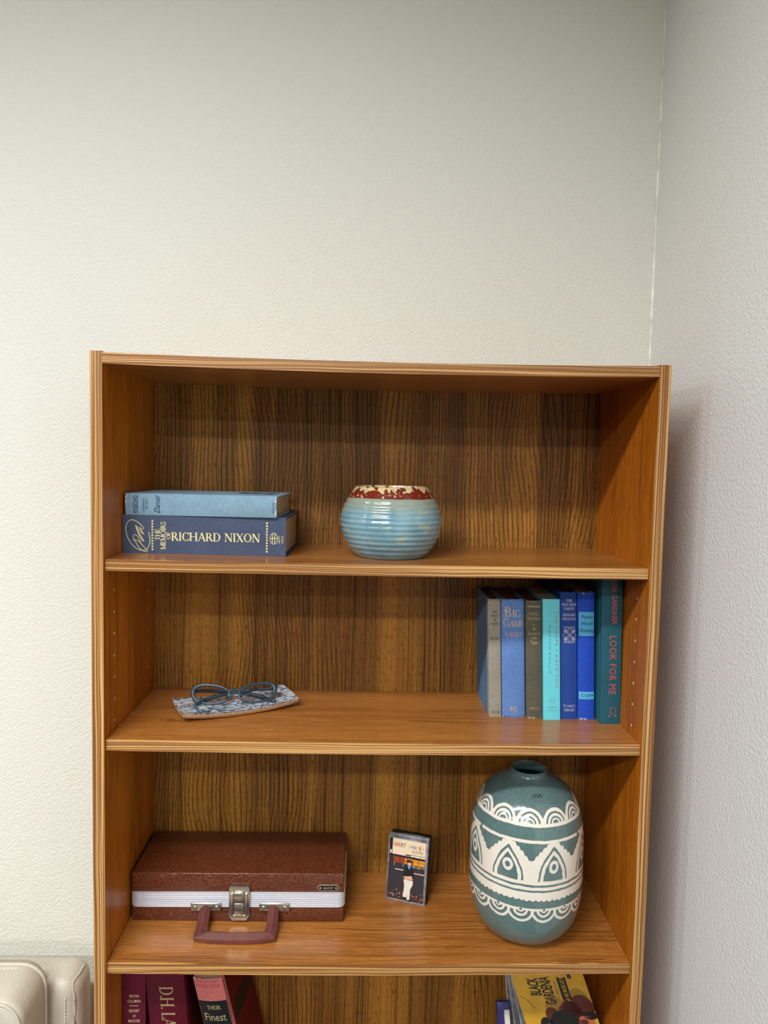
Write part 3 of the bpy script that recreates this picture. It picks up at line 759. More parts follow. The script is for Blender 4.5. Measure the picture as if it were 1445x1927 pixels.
# ================================================================ ribbed pot on the top shelf
def pot():
    cx, cy, z0 = .4172, .1075, sag(Z1, .417)
    root = thing('ceramic_pot', 'round ribbed pale-blue ceramic pot with a dripping red-brown rim on the top shelf', 'pot', (cx, cy, z0))
    base = [(.000, .0012), (.046, .0012), (.049, .0), (.0525, .0012), (.0600, .009), (.0680, .020), (.0745, .034), (.0782, .050), (.0778, .062), (.0735, .077), (.0680, .088), (.0610, .099), (.0560, .1055)]
    outer = smooth_path(base[3:], 12)
    pr = []
    for r, z in outer:
        if .006 < z < .088: r += .0005*math.sin(z/.0078*2*PI+.6)
        pr.append((r, z))
    top = [(.0553, .1068), (.0540, .1072), (.0525, .1062), (.0540, .100), (.0640, .085), (.0705, .065), (.0705, .045), (.060, .018), (.045, .006), (.0, .005)]
    prof = base[:3]+pr+top
    n = NT('blue_drip_glaze', .10, .6)
    rim = NT('x')
    bpy.data.materials.remove(rim.mat)
    ang = n.op('ARCTAN2', n.y, n.x)
    sx, sy = n.x*1.0, n.y*1.0
    blot = n.noise(n.x, n.y, n.z*1.3, 70.0, 3.0, .6)
    rings = (n.z*(2*PI/.0078)+.6).sin()
    c = n.mix(n.smooth(rings, -.9, .9)*.35+n.smooth(n.noise(n.x, n.y, n.z, 30, 2.0), .3, .7)*.5, lin((98, 138, 148)), lin((130, 170, 186)))
    blot2 = n.noise(n.x, n.y, n.z*2.2, 42.0, 4.0, .65)
    c = n.mix(n.smooth(blot2, .50, .66)*.62*n.smooth(n.z, .010, .03), c, lin((168, 178, 140)))
    c = n.mix(n.smooth(n.z+ (blot-.5)*.012, .064, .084)*.8, c, lin((146, 152, 130)))
    edge = n.z + (n.noise(n.x, n.y, n.z, 25, 1.0)-.5)*.002
    c = n.mix(n.smooth(edge, .0900, .0908), c, lin((112, 38, 24)))
    drip = n.noise(n.x*1.0, n.y*1.0, n.z*.25, 75.0, 3.0, .6)
    cream = n.smooth(drip + (n.z-.1010)*26, .50, .55)
    speck = n.smooth(n.noise(n.x, n.y, n.z, 170, 2.0), .60, .64)*n.smooth(n.z, .0985, .093)
    brn = n.smooth(n.noise(n.x, n.y, n.z, 110, 3.0), .56, .60)
    c2 = n.mix(brn, lin((206, 184, 138)), lin((98, 44, 30)))
    c = n.mix(((cream | speck) & (n.z > .0912)), c, c2)
    n.color(c); n.bump(n.noise(n.x, n.y, n.z, 90, 2.0), .0006, .3)
    n.b.inputs['Coat Weight'].default_value = .6; n.b.inputs['Coat Roughness'].default_value = .04
    mb = MB(); mb.lathe(prof, 128)
    mb.build('body', n.mat, root, fix=True)
pot()

# ================================================================ tall carved vase
def vase():
    cx, cy, z0 = .6428, .1015, sag(Z3, .643)
    root = thing('vase', 'tall teal ceramic vase with cream carved arches and scallops, right on the third shelf', 'vase', (cx, cy, z0))
    S = .975
    P = [(.0, .0015), (.040, .0015), (.044, .0), (.052, .0008), (.0655, .0075), (.0765, .020), (.084, .036), (.0885, .057), (.0905, .085), (.0905, .125), (.0897, .155), (.0868, .183), (.079, .207), (.066, .226), (.048, .2385), (.0365, .2438), (.0300, .2482), (.0280, .2530), (.0290, .2562), (.0281, .2570), (.0262, .2560), (.0255, .2500), (.032, .240), (.060, .222), (.080, .190), (.085, .150), (.085, .060), (.06, .012), (.0, .010)]
    P = [(r*S, z) for r, z in P]
    prof = P[:3]+smooth_path(P[3:22], 7)+P[22:]
    # arc length along the outside as v coordinate
    arcl = [0]
    for i in range(1, len(prof)): arcl.append(arcl[-1]+math.dist(prof[i], prof[i-1]))
    n_out = 3+18*7
    def VV(z):
        for i in range(2, n_out):
            if prof[i][1] <= z <= prof[i+1][1]:
                t = (z-prof[i][1])/(prof[i+1][1]-prof[i][1]+1e-9); return arcl[i]+t*(arcl[i+1]-arcl[i])
    R0 = .0883
    N = 144
    vs = []; fs = []; uv = []
    az0 = math.radians(-103.77)          # the side turned to the room
    for i, (r, z) in enumerate(prof):
        for k in range(N+1):
            th = -PI+2*PI*k/N; a = az0+th
            vs.append((r*math.cos(a), r*math.sin(a), z)); uv.append((th, arcl[i] if i <= n_out+1 else 9.0))
    for i in range(len(prof)-1):
        for k in range(N): fs.append((i*(N+1)+k, i*(N+1)+k+1, (i+1)*(N+1)+k+1, (i+1)*(N+1)+k))
    n = NT('teal_slip_with_cream_sgraffito', .16, .5)
    th, v = n.uv()
    wob = (n.noise(n.x, n.y, n.z, 60.0, 2.0)-.5); wob2 = (n.noise(n.x+.3, n.y, n.z, 260.0, 2.0)-.5)
    v = v + wob*.0026 + wob2*.0009
    xw = wob*.002 + (n.noise(n.x, n.y+.7, n.z, 120.0, 1.0)-.5)*.0022
    def band(z0_, z1_): return v.within(VV(z0_), VV(z1_))
    # upper scallops
    cell = 2*PI/12; x = (th-math.radians(3)).wrap(cell)*.0815 + xw
    y = v-VV(.2035); d = (x*x+y*y).sqrt()/.0212
    ring = d.within(.80, 1.04) | d.within(.48, .66) | d.within(.24, .36)
    up = (ring & (y > 0)) | band(.1995, .2040) | ((x.abs() > .0165) & y.within(0, .0075))
    # ring line with gaps
    line = band(.1775, .1818) & (n.noise(th*3.0, 0.0, 0.0, 2.0, 0.0) > .30)
    # arches
    cell = 2*PI/8; hw = cell/2*R0; x = ((th-math.radians(-17)).wrap(cell))*R0 + xw; ax = x.abs()
    bumps = ((x*(PI/.0062)).sin().abs())*.0030
    top = VV(.1800) - (ax/hw).pow(1.25)*(VV(.1800)-VV(.1480)) + bumps
    def ogive(Wd, zb_, za_):
        t = n.op('MAXIMUM', (v-VV(zb_))/(VV(za_)-VV(zb_)), 0.0)
        return (ax/Wd) < (1.0 - t.pow(2.0))
    yb = VV(.1215)
    o1 = ogive(.0238, .1225, .1725); o2 = ogive(.0210, .1225, .1670); o3 = ogive(.0160, .1225, .1605)
    ovx = x; ovy = v-VV(.1420)
    ov = (ovx*ovx/(.0078**2) + ovy*ovy/(.0098**2)); ovw = ov.within(.22, 1.0)
    arch = (v < top) & (v > VV(.1160))
    inner = (v > yb)
    teal_in = ((o1 & o2.inv()) | (o3 & ovw.inv())) & inner
    arch = arch & teal_in.inv()
    # lines below
    scal = ((th*R0*(PI/.0085)+wob*2).sin().abs())*.0024
    low = band(.1078, .1128) | ((v < VV(.1046)) & (v > VV(.0935) - scal))
    # lower scallops
    cell = 2*PI/16; x = (th-math.radians(-3)).wrap(cell)*R0 + xw
    y = v-VV(.0775); d = (x*x+y*y).sqrt()/.0200
    lo = ((d < 1.0) & (y < .0022)) & ((d.within(.56, .80)) & (y < -.0015)).inv() & ((d.within(.22, .38)) & (y < -.0015)).inv()
    lo = lo & (d < .10).inv()
    lo = lo | (v.within(VV(.0775)-.009, VV(.0775)+.001) & (x.abs() > .0150))
    allm = (up | line | arch | low | lo)
    spk = n.noise(n.x, n.y, n.z, 700.0, 2.0)
    glaze = n.mix(n.smooth(spk, .35, .7), lin((80, 106, 104)), lin((106, 132, 128)))
    glaze = n.mix(n.smooth(n.noise(n.x, n.y, n.z, 14, 2.0), .35, .7)*.35, glaze, lin((76, 102, 108)))
    cream = n.mix(spk, lin((222, 212, 196)), lin((236, 228, 214)))
    c = n.mix(allm, glaze, cream)
    c = n.mix(v > 1.0, c, lin((10, 52, 54)))
    n.color(c); n.bump(allm*-1.0+wob2*.8, .0005, .35)
    n.b.inputs['Coat Weight'].default_value = .5; n.b.inputs['Coat Roughness'].default_value = .05
    mb = MB(); mb.add(vs, fs, 0, True)
    mb.build('body', n.mat, root, uv=uv, fix=False)
    # small two-line stamp
    st = MB()
    def onv(u, w):     # u across, w up, on the shoulder right of centre
        a = az0+math.radians(16)+u/.075; zz = .2335+w*.8
        for i in range(3, n_out):
            if prof[i][1] <= zz <= prof[i+1][1]:
                t = (zz-prof[i][1])/(prof[i+1][1]-prof[i][1]); r = prof[i][0]+(prof[i+1][0]-prof[i][0])*t; break
        r += .0006
        return (r*math.cos(a), r*math.sin(a), zz+.0004)
    for w in (0, .0022):
        for k in range(10):
            if (k+int(w*1000)) % 4 == 3: continue
            u0 = -.011+k*.0021
            st.add([onv(u0, w), onv(u0+.0017, w), onv(u0+.0017, w+.0011), onv(u0, w+.0011)], [(0, 1, 2, 3)])
    st.build('maker_stamp', M['blackink'], root, fix=False)
vase()

# ================================================================ dish and folded glasses
def dish():
    cx, cy, z0 = .1745, .149, sag(Z2, .17)
    rz = math.radians(25.5)
    root = thing('trinket_dish', 'narrow curved ceramic dish with blue-grey pebble glaze on the second shelf', 'dish', (cx, cy, z0), rz)
    L, Wd = .094, .043
    def hz(x, y): return .0008 + .0066*(abs(x)/L)**2.4 + .0016*(abs(y)/Wd)**3
    def edge(x, y):
        sx = 1 + .03*math.cos(y/Wd*1.5) ; sy = 1+.05*math.cos(x/L*2.2)
        return x*sx*.985, y*sy*.98
    nx, ny = 48, 20
    top = []; bot = []
    for i in range(nx+1):
        for j in range(ny+1):
            x = -L+2*L*i/nx; y = -Wd+2*Wd*j/ny; h = hz(x, y); X_, Y_ = edge(x, y)
            top.append((X_, Y_, h+.0066)); bot.append((X_*.985, Y_*.96, h))
    idx = lambda i, j: i*(ny+1)+j
    mb = MB(); f = [(idx(i, j), idx(i+1, j), idx(i+1, j+1), idx(i, j+1)) for i in range(nx) for j in range(ny)]
    mb.add(top, f, 0, True)
    n = NT('white_glaze_blue_pebble_crackle', .12, .55)
    wx = (n.noise(n.x, n.y, 0.0, 60, 2.0)-.5)*.012
    ve = n.voronoi(n.x*.8+wx, n.y*1.15+wx, 0.0, 78.0, 'DISTANCE_TO_EDGE')
    w_ = n.noise(n.x, n.y, 0.0, 130, 3.0, .7)
    c = n.mix(n.smooth(w_, .3, .7), lin((240, 242, 242)), lin((186, 200, 210)))
    c = n.mix(n.smooth(ve + (w_-.5)*.16, .16, .0), c, lin((72, 92, 112)))
    n.color(c); n.b.inputs['Coat Weight'].default_value = .5; n.b.inputs['Coat Roughness'].default_value = .06
    mb.build('glazed_top', n.mat, root)
    nc = plain('speckled_tan_stoneware', (210, 174, 136), .8, .2, vary=.28, scale=700)
    mb = MB(); b = len(top)
    ring = [idx(i, 0) for i in range(nx+1)]+[idx(nx, j) for j in range(1, ny+1)]+[idx(i, ny) for i in range(nx-1, -1, -1)]+[idx(0, j) for j in range(ny-1, 0, -1)]
    vs = top+bot; fs = [tuple(b+k for k in q_) for q_ in f]
    for k in range(len(ring)):
        a, c_ = ring[k], ring[(k+1) % len(ring)]; fs.append((a, c_, b+c_, b+a))
    vs = [(x, y, z-.0004) for x, y, z in vs]
    mb.add(vs, fs, 0, True); o = mb.build('clay_body', nc, root)
    o['label'] = 'unglazed speckled tan rim and underside'
    return root, hz
dish()
def glasses():
    root = thing('eyeglasses', 'folded slate-blue plastic eyeglasses lying on the pebble-glazed dish', 'eyeglasses', (.1735, .137, sag(Z2, .17)+.0050), math.radians(9))
    fr = plain('slate_blue_translucent_acetate', (46, 64, 76), .25, .5, vary=.15)
    n = NT('clear_lens', .02, .5); n.color((1, 1, 1, 1)); n.b.inputs['Transmission Weight'].default_value = 1.0; n.b.inputs['IOR'].default_value = 1.12
    tilt = math.radians(38)
    def T(x, z, y=0):          # frame plane tilted back
        bow = .12*(x*x)/.07
        return (x, y*math.cos(tilt)+z*math.sin(tilt)+bow, z*math.cos(tilt)-y*math.sin(tilt)+.004)
    def lens(sx, k=1.0, n_=44):
        pts = []
        for i in range(n_):
            a = 2*PI*i/n_; c, s = math.cos(a), math.sin(a)
            ex = .0288*k*(abs(c)**.84)*(1 if c > 0 else -1); ez = .0152*k*(abs(s)**.84)*(1 if s > 0 else -1)
            ez += .0026*(ex/.0280)*sx*(1 if s > 0 else .3)
            pts.append((sx*.0362+ex, ez+.0172))
        return pts
    for sx in (-1, 1):
        pts = lens(sx); mb = MB(); rad = []
        for i in range(44):
            a = 2*PI*i/44; rad.append(.0017+.0009*max(0, math.sin(a))+.0018*max(0, sx*math.cos(a))**3)
        mb.tube([T(*p) for p in pts], rad, 8, 0, .8, True, upv=(0, 1, 0))
        o = mb.build('rim', fr, root)
        lb = MB(); lp = lens(sx, .985)
        nn = len(lp); vs = [T(p[0], p[1], -.0004) for p in lp]+[T(p[0], p[1], .0008) for p in lp]
        lb.add(vs, [tuple(range(nn)), tuple(range(2*nn-1, nn-1, -1))]+[(i, (i+1) % nn, nn+(i+1) % nn, nn+i) for i in range(nn)])
        lb.build('lens', n.mat, root)
    mb = MB(); mb.tube([T(x, .0215+.0030*math.cos(x/.010*1.2)) for x in (-.0115, -.006, 0, .006, .0115)], [.0024, .0018, .0017, .0018, .0024], 8, 0, .9)
    for sx in (-1, 1): mb.tube([T(sx*.0105, .020), T(sx*.0092, .0135, .002), T(sx*.0098, .008, .004)], [.0022, .0024, .0014], 8)
    mb.build('bridge', fr, root)
    for sx in (-1, 1):
        hb_ = MB(); p = T(sx*.0655, .0200); hb_.rbox(p[0]-.0035, p[0]+.0035, p[1]-.002, p[1]+.008, p[2]-.0035, p[2]+.0035, .0012, 2)
        hb_.build('hinge', fr, root)
    # temples folded behind, one over the other, the tips poking out in front
    for sx, y0, z0, tipx, tz in ((1, .0280, .0195, -.0615, .0050), (-1, .0340, .0180, .0640, .0060)):
        mb = MB()
        pts = smooth_path([(sx*.0645, y0-.008, z0), (sx*.054, y0+.000, z0-.001), (sx*.010, y0+.001, z0-.004), (-sx*.025, y0-.005, z0-.0075), (-sx*.047, y0-.016, z0-.0115), (tipx, -.006+.004*(sx < 0), tz)], 5)
        rad = [.0016+.0016*(i/len(pts))**2 for i in range(len(pts))]
        mb.tube(pts, rad, 8, 0, 1.5); mb.build('temple', fr, root)
glasses()

# ================================================================ brown cassette carrying case
def suitcase():
    X0, X1, Y0, Y1, z0 = .0196, .3562, .1020, .2350, sag(Z3, .19)
    root = thing('carrying_case', 'brown leatherette carrying case with ribbed silver band, latch and handle on the third shelf', 'case', ((X0+X1)/2, (Y0+Y1)/2, z0))
    cx, cy = (X0+X1)/2, (Y0+Y1)/2; hw, hd = (X1-X0)/2, (Y1-Y0)/2
    n = NT('brown_crackled_leatherette', .34, .5)
    v1 = n.voronoi(n.x+(n.noise(n.x, n.y, n.z, 50, 2.0)-.5)*.03, n.y, n.z*1.2+(n.noise(n.x+.5, n.y, n.z, 50, 2.0)-.5)*.03, 150.0, 'DISTANCE_TO_EDGE')
    mot = n.noise(n.x, n.y, n.z, 230, 3.0, .6)
    c = n.mix(n.smooth(mot, .2, .8), lin((72, 33, 15)), lin((104, 50, 24)))
    c = n.mix(n.smooth(v1, .05, .0)*.45, c, lin((150, 84, 56)))
    n.color(c); n.bump(n.smooth(v1, .0, .08)+mot*.5, .0005, .5)
    lea = n.mat
    def rb(nm, z_0, z_1, ins, r, mat, sm=2):
        mb = MB(); mb.rbox(-hw+ins, hw-ins, -hd+ins, hd-ins, z_0, z_1, r, sm); return mb.build(nm, mat, root)
    rb('lower_shell', 0, .0262, .0016, .0016, lea); rb('lid', .0478, .0795, .0016, .0018, lea)
    al = NT('brushed_aluminium', .28, .5, 1.0); al.color(lin((230, 231, 236)))
    al.b.inputs['Metallic'].default_value = .5
    # ribbed extruded bands, two halves
    def ribbed(nm, za, zb_):
        nr = 4; prof = []
        for k in range(nr*4+1):
            t = k/(nr*4); z = za+(zb_-za)*t; ph = (t*nr) % 1
            prof.append((z, -.0020 if ph < .30 else .0005))
        prof[0] = (za, -.0012); prof[-1] = (zb_, -.0012)
        def loop(off, nc=6):
            r = .010+off; pts = []
            for (sx, sy, a0) in ((1, -1, -90), (1, 1, 0), (-1, 1, 90), (-1, -1, 180)):
                for k in range(nc+1):
                    a = math.radians(a0+90*k/nc); pts.append((sx*(hw-.010)+r*math.cos(a), sy*(hd-.010)+r*math.sin(a)))
            return pts
        mb = MB(); vs = []; fs = []
        for z, off in prof: vs += [(x, y, z) for x, y in loop(off)]
        m_ = 28
        for i in range(len(prof)-1):
            for k in range(m_): fs.append((i*m_+k, i*m_+(k+1) % m_, (i+1)*m_+(k+1) % m_, (i+1)*m_+k))
        fs += [tuple(range(m_))[::-1], tuple((len(prof)-1)*m_+k for k in range(m_))]
        mb.add(vs, fs); return mb.build(nm, al.mat, root)
    b1 = ribbed('metal_band', .0240, .0362); b1['label'] = 'ribbed silver lower band'
    b2 = ribbed('metal_band', .0366, .0490); b2['label'] = 'ribbed silver upper band'
    st = plain('nickel_plated_steel', (176, 170, 156), .25, .5, .85, vary=.08, scale=300)
    # latch
    fy = -hd-.0012
    lx = .1905-cx
    lt = thing('x', 'x', 'x'); bpy.data.objects.remove(lt)
    mb = MB(); w = .0160; poly = [(-w, .0135), (-w+.005, .0055), (w-.005, .0055), (w, .0135), (w, .0585), (w-.0015, .0600), (-w+.0015, .0600), (-w, .0585)]
    mb.prism([(lx+a, b) for a, b in poly], fy-.0028, fy+.0014)
    lo = mb.build('latch', st, root)
    for (a, b, dz0, dz1, dy) in ((-.0082, .0082, .0365, .0530, .0070), (-.0078, .0078, .0155, .0350, .0058)):
        mb = MB(); mb.rbox(lx+a, lx+b, fy-dy, fy-.002, dz0, dz1, .0012, 2)
        mb.build('latch_lever', st, lo)
    mb = MB()
    for s in (-1, 1): mb.box(lx+s*.0112-.0014, lx+s*.0112+.0014, fy-.0060, fy-.002, .0130, .0500)
    mb.box(lx-.0112, lx+.0112, fy-.0048, fy-.002, .0115, .0138)
    mb.build('latch_frame', st, lo)
    # handle brackets with two rivets each
    for bx in (.1380, .2455):
        x = bx-cx; mb = MB(); mb.rbox(x-.0235, x+.0235, fy-.0020, fy+.0003, .0200, .0330, .0018, 2)
        pl = mb.build('handle_bracket', st, root)
        for s in (-1, 1):
            mb = MB(); prof = [(.0040, 0), (.0036, .0012), (.0022, .0021), (.0, .0024)]
            mb.lathe(prof, 16); o = mb.build('rivet', st, pl, lambda a, b, c_, x=x, s=s: (x+s*.0170+a, fy-.0018-c_, .0262+b))
    # moulded handle lying forward on the shelf: a bridge whose bars have a raised spine
    hm = plain('dusty_maroon_plastic', (104, 54, 47), .42, .45, vary=.08, scale=60, bump=.0002, bscale=900)
    mb = MB()
    # outline along the handle: from left root, down, across, up to the right root
    ax0, ax1 = .1370-cx, .2450-cx
    path = [((ax0, -.0035, .0240), .0068), ((ax0-.0010, -.0180, .0150), .0072), ((ax0-.0015, -.0330, .0095), .0082), ((ax0-.0005, -.0430, .0082), .0095)]
    def pos(p): return Vector((p[0], -hd+p[1], p[2]))
    def cross(c_, side, upv, wd, th_):
        c_ = Vector(c_); return [c_-side*wd-upv*th_*.8, c_-side*wd+upv*th_*.1, c_-side*wd*.15+upv*th_, c_+side*wd*.15+upv*th_, c_+side*wd+upv*th_*.1, c_+side*wd-upv*th_*.8]
    upn = Vector((0, -.35, .94)).normalized()
    secs = []
    xo = .0730
    ctr = .1910-cx
    # stems (mirrored) and the grip
    stemL = [(-.0535, -.0020, .0255, .0080), (-.0536, -.0130, .0190, .0084), (-.0536, -.0240, .0122, .0088), (-.0536, -.0315, .0088, .0094)]
    for (x, y, z, w_) in stemL: secs.append(cross(pos((ctr+x, y, z)), Vector((1, 0, 0)), upn, w_, .0050))
    secs.append(cross(pos((ctr-.0522, -.0420, .0068)), Vector((.70, .70, -.1)).normalized(), Vector((0, -.2, .98)), .0128, .0055))
    for k in range(-4, 5):
        x = k/4*.0395; secs.append(cross(pos((ctr+x, -.0432-.0016*(1-(k/4)**2), .0068)), Vector((0, 1, 0)), Vector((0, 0, 1)), .0100, .0064))
    secs.append(cross(pos((ctr+.0522, -.0420, .0068)), Vector((-.70, .70, -.1)).normalized(), Vector((0, -.2, .98)), .0128, .0055))
    for (x, y, z, w_) in stemL[::-1]: secs.append(cross(pos((ctr-x, y, z)), Vector((-1, 0, 0)), upn, w_, .0050))
    vs = [tuple(p) for s in secs for p in s]; fs = []
    for i in range(len(secs)-1):
        for k in range(6): fs.append((i*6+k, i*6+(k+1) % 6, (i+1)*6+(k+1) % 6, (i+1)*6+k))
    fs += [tuple(range(6))[::-1], tuple((len(secs)-1)*6+k for k in range(6))]
    mb.add(vs, fs, 0, False)
    hd_ = mb.build('handle', hm, root); hd_['label'] = 'dusty maroon plastic handle folded forward'
    # badge
    mb = MB(); bx, bz = .3300-cx, .0565; hwid, hh = .0170, .0048
    def pill(a, b): return [(bx+sx*(a-b)+b*math.cos(t), bz+b*math.sin(t)) for sx, r0 in ((1, -90), (-1, 90)) for t in [math.radians(r0+180*k/8) for k in range(9)]]
    y_ = -hd+.0016
    mb.prism(pill(hwid, hh), y_-.0010, y_, 0); mb.prism(pill(hwid-.0007, hh-.0007), y_-.0012, y_-.0009, 1)
    pp_ = lambda u, v: (u, y_-.0014, v)
    place(mb, sans('SAVOY', .0040, .95, .95, .2), pp_, bx, bz-.0020, mi=0)
    for s in (-1, 1): disc(mb, bx+s*.0125, bz, .0016, .0016, pp_, 0, 8)
    o = mb.build('badge', [plain('champagne_badge_metal', (214, 196, 172), .3, .5, .3), M['blackpr']], root, fix=False); o['label'] = 'black oval badge lettered SAVOY'
suitcase()

# ================================================================ cassette case standing on the third shelf
def cassette():
    rz = math.radians(-19.8)
    root = thing('cassette_tape', 'music cassette in its plastic case standing beside the brown case', 'cassette', (.4236, .1674, sag(Z3, .45)), rz)
    LX, LY = .0, .105
    sh = lambda x, y, z: (x+.010*z, y+LY*z, z)
    w, h = .0687, .1092
    pl = plain('scuffed_smoky_plastic', (134, 132, 136), .22, .6, vary=.2, scale=90)
    bk = plain('black_plastic_tray', (14, 13, 14), .25, .5)
    # front lid: a frame with a recessed picture and a rebated top shelf
    mb = MB(); b = .0032
    mb.rbox(0, w, .0, .0068, 0, .0030, .0005, 1); mb.rbox(0, w, .0012, .0068, h-.0052, h, .0008, 1); mb.rbox(0, w, .0, .0030, h-.0072, h-.0052, .0004, 1)
    mb.rbox(0, .0022, .0, .0068, .0028, h-.0050, .0005, 1); mb.rbox(w-.0042, w, .0, .0068, .0028, h-.0050, .0005, 1)
    mb.build('case_lid', pl, root, sh)
    mb = MB(); mb.rbox(.0020, w+.0012, .0078, .0168, 0, h+.0005, .0008, 1); o = mb.build('case_tray', bk, root, sh)
    cols = [(228, 208, 176), (52, 48, 52), (214, 132, 44), (150, 62, 40), (30, 28, 32), (224, 170, 140), (88, 160, 214), (226, 216, 200), (196, 50, 50), (60, 120, 150), (216, 150, 40), (110, 44, 40), (70, 36, 28)]
    mats = [ink('cover_print_%s' % nm, c, .35) for nm, c in zip(('cream', 'charcoal', 'amber', 'brick', 'black', 'skin', 'sky', 'white', 'red', 'teal', 'orange', 'maroon', 'umber'), cols)]
    pr = MB(); x0, x1, z0, z1 = .0022, w-.0042, .0028, h-.0072
    L = lambda k: (lambda u, v: (u, .0006-.00008*k, v))
    W2, H2 = x1-x0, z1-z0
    def R(a, b, c, d, m, k=1): rect(pr, x0+a*W2, x0+b*W2, z0+c*H2, z0+d*H2, L(k), m)
    R(0, 1, 0, 1, 1, 0)
    R(.08, 1, .735, 1, 0); R(0, .08, .70, 1, 4)
    R(.02, .06, .74, .80, 7, 2)
    R(.0, 1, .715, .735, 4, 2); R(.12, .42, .600, .700, 3, 2); R(.42, .50, .600, .700, 2, 2); R(.5, 1, .600, .700, 2, 2); R(.68, .98, .62, .68, 10, 3)
    for a in (.12, .30, .42, .5, .66, .82): R(a, a+.012, .600, .715, 4, 4)
    R(.12, 1, .655, .662, 3, 3)
    for a in (.15, .40, .70, .84): R(a, a+.008, .55, .600, 7, 3)
    R(.62, 1, .575, .580, 7, 2)
    R(.18, .42, .488, .500, 7, 3); R(.70, 1, .470, .482, 7, 3); R(.70, .95, .452, .460, 11, 3); R(.70, .88, .505, .515, 11, 3)
    R(.45, .60, .742, .762, 12, 2); R(.58, 1, .765, .772, 1, 2)
    for a in (.70, .86): R(a, a+.008, .735, .768, 1, 2)
    rr = random.Random(5)
    for k in range(70):
        a, b = rr.random(), rr.random()*.10*(1 if rr.random() < .7 else 1.6); s = .012+rr.random()*.035
        R(a*.96, min(1, a*.96+s), b, b+.010+.012*rr.random(), rr.choice((3, 11, 3, 12, 5, 2)), 2+k % 3)
    # seated man with folded arms
    def PG(pts, m, k): pr.add([L(k)(x0+a*W2, z0+b*H2) for a, b in pts], [tuple(range(len(pts)))], m)
    PG([(.44, .350), (.58, .350), (.60, .250), (.545, .06), (.44, .06), (.47, .24)], 7, 6); PG([(.55, .35), (.70, .35), (.70, .28), (.64, .20), (.63, .03), (.555, .02), (.575, .24)], 7, 7)
    PG([(.555, .02), (.645, .02), (.66, -.0), (.56, -.0)], 4, 8); PG([(.43, .06), (.55, .06), (.55, .03), (.42, .03)], 4, 8)
    PG([(.42, .44), (.46, .56), (.52, .595), (.62, .595), (.69, .55), (.73, .43), (.69, .36), (.46, .36)], 4, 8)
    PG([(.42, .395), (.66, .425), (.68, .405), (.66, .375), (.48, .372)], 5, 9); PG([(.44, .37), (.70, .385), (.70, .365), (.5, .355)], 5, 10)
    PG([(.525, .59), (.63, .59), (.58, .52)], 6, 10)
    disc(pr, x0+.575*W2, z0+.640*H2, .085*W2, .048*H2, L(10), 12); disc(pr, x0+.578*W2, z0+.628*H2, .058*W2, .036*H2, L(11), 5)
    disc(pr, x0+.572*W2, z0+.658*H2, .07*W2, .022*H2, L(12), 12)
    # hand-drawn lettering in mixed colours
    x = .105
    for ch, m_, s in zip('HARRY', (8, 8, 8, 4, 4), (.0072,)*5):
        place(pr, sans(ch, s, 1, .62, .1, .01), L(3), x0+x*W2, z0+.870*H2, 'l', 0, m_); x += .068
    x = .50
    for ch, m_, s in zip('CONNICK', (5, 8, 9, 9, 9, 5, 8), (.0058, .0045, .0058, .0056, .0058, .0058, .0072)):
        place(pr, sans(ch, s, 1, .60, .05, .008), L(3), x0+x*W2, z0+(.880-.05*(x-.5))*H2, 'l', 0, m_); x += .055 if ch != 'I' else .035
    for ch, m_, x in (('J', 1, .855), ('R', 10, .915), ('.', 10, .97)): place(pr, sans(ch, .0058, 1, .62), L(3), x0+x*W2, z0+.870*H2, 'l', 0, m_)
    place(pr, sans('ELEVEN', .0046, 1.25, .72), L(3), x0+.64*W2, z0+.805*H2, 'l', 0, 1)
    pr.build('cover_card', mats, root, sh, fix=False)
cassette()

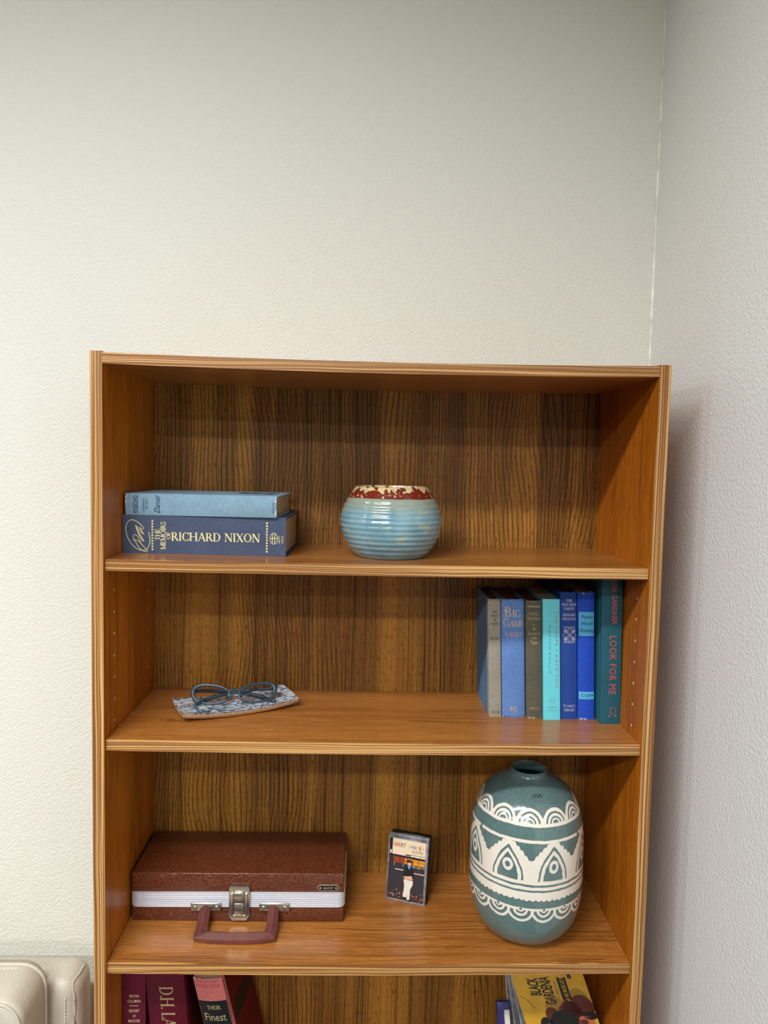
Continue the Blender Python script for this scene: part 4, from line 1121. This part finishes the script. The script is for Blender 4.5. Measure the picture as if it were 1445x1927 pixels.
# ================================================================ cream leather armchair, mostly out of frame
def armchair():
    root = thing('leather_armchair', 'cream leather armchair with stitched back cushion left of the bookcase', 'armchair', (-.53, -.22, 0))
    n = NT('cream_leather', .38, .45)
    g = n.voronoi(n.x, n.y, n.z, 260.0); w = n.noise(n.x, n.y, n.z, 16.0, 3.0)
    n.color(n.mix(w, lin((184, 178, 160)), lin((200, 194, 178)))); n.bump(g*.5+n.noise(n.x, n.y*2, n.z, 34, 3.0)*1.2, .0012, .5)
    lea = n.mat; th = plain('white_stitching', (236, 230, 218), .7)
    ox, oy = .53, .22
    def rb(nm, x0, x1, y0, y1, z0, z1, r, par=root, sg=5):
        mb = MB(); mb.rbox(x0+ox, x1+ox, y0+oy, y1+oy, z0, z1, r, sg); return mb.build(nm, lea, par)
    XR_, ZT = -.070, H-.985
    bf = rb('back_frame', -.95, XR_, .118, .196, .28, ZT, .030)
    # boxy back cushion: rounded outline in x,z lofted along y
    def loop(x0, x1, z0, z1, r, nc=7):
        pts = []
        for (cx_, cz_, a0) in ((x1-r, z1-r, 90), (x0+r, z1-r, 180), (x0+r, z0+r, 270), (x1-r, z0+r, 360)):
            for k in range(nc+1):
                a = math.radians(a0-90+90*k/nc); pts.append((cx_+r*math.cos(a), cz_+r*math.sin(a)))
        return pts
    X1, Z1_ = -.1135, H-.9435
    secs = [(.026, .030), (.020, .016), (.0215, .006), (.026, .001), (.034, .0), (.070, -.002), (.096, .0), (.102, .001), (.110, .006), (.125, .010)]
    vs = []; fs = []
    for y, ins in secs: vs += [(x+ox, y+oy, z) for x, z in loop(-.93+ins, X1-ins, .45+ins, Z1_-ins, .036-ins*.3)]
    m_ = 32
    for i in range(len(secs)-1):
        for k in range(m_): fs.append((i*m_+k, i*m_+(k+1) % m_, (i+1)*m_+(k+1) % m_, (i+1)*m_+k))
    fs += [tuple(range(m_))[::-1], tuple((len(secs)-1)*m_+k for k in range(m_))]
    mb = MB(); mb.add(vs, fs, 0, True); cu = mb.build('back_cushion', lea, root)
    for y, ins in ((.0225, .004), (.100, -.0005)):
        mb = MB(); mb.tube([(x+ox, y+oy, z) for x, z in loop(-.93+ins, X1-ins, .45+ins, Z1_-ins, .036)], .0026, 8, 0, 1.0, True, upv=(0, 1, 0)); mb.build('welt', lea, cu)
    rb('seat_cushion', -.93, -.114, -.56, .020, .32, .47, .040)
    rb('arm_rest', -.112, -.035, -.60, .112, .10, .58, .03)
    rb('arm_rest', -1.02, -.945, -.60, .112, .10, .58, .03)
    rb('base', -.96, -.10, -.58, .12, .08, .32, .03)
    for x in (-.97, -.08):
        for y in (-.52, .08):
            mb = MB(); mb.lathe([(0, 0), (.018, 0), (.024, .082), (0, .082)], 16, x+ox, y+oy); mb.build('foot', plain('dark_wooden_foot', (50, 34, 24), .4), root)
    mb = MB()     # side seam of the frame
    e = .0088
    sp_ = smooth_path([(XR_-e+ox, .118+e+oy, .60), (XR_-e+ox, .118+e+oy, ZT-.060), (XR_-e+ox, .118+e+oy, ZT-.034), (XR_-.0127+ox, .1307+oy, ZT-.0127), (XR_-e+ox, .148+oy, ZT-e), (XR_-e+ox, .170+oy, ZT-e)], 6)
    mb.tube(sp_, .0017, 8); mb.build('welt', lea, bf)
    stt = MB()
    z = .62
    while z < ZT-.030:
        stt.rbox(XR_-.0215+ox, XR_-.0197+ox, .1172+oy, .1190+oy, z, z+.0038, .0004, 1); z += .0060
    so = stt.build('stitching', th, bf); so['kind'] = 'stuff'
    stt = MB(); x = -.90
    while x < -.155: stt.rbox(x+ox, x+.0042+ox, .0900+oy, .0916+oy, Z1_-.0012, Z1_+.0012, .0004, 1); x += .0062
    x = -.90
    while x < -.155: stt.rbox(x+ox, x+.0042+ox, .0330+oy, .0346+oy, Z1_-.0012, Z1_+.0010, .0004, 1); x += .0062
    so = stt.build('stitching', th, cu); so['kind'] = 'stuff'
armchair()

# ================================================================ ceiling strip lights (above the frame)
M['enamel'] = plain('white_enamel', (230, 230, 226), .4)
for (lx, ly, e) in LAMPS:
    row = {-1.22: 'nearest the bookcase wall', -2.72: 'in the middle row', -4.10: 'in the row farthest from the bookcase'}[ly]
    cl = thing('ceiling_light', 'recessed fluorescent ceiling light %s, %s column' % (row, 'right' if lx > -1 else 'left'), 'ceiling light', (lx, ly, CEIL), 0, 'fluorescent lights in the ceiling')
    mb = MB()
    for b in ((-.62, .62, -.12, -.10), (-.62, .62, .10, .12), (-.62, -.60, -.10, .10), (.60, .62, -.10, .10)): mb.box(b[0], b[1], b[2], b[3], -.012, 0)
    mb.build('frame', M['enamel'], cl)
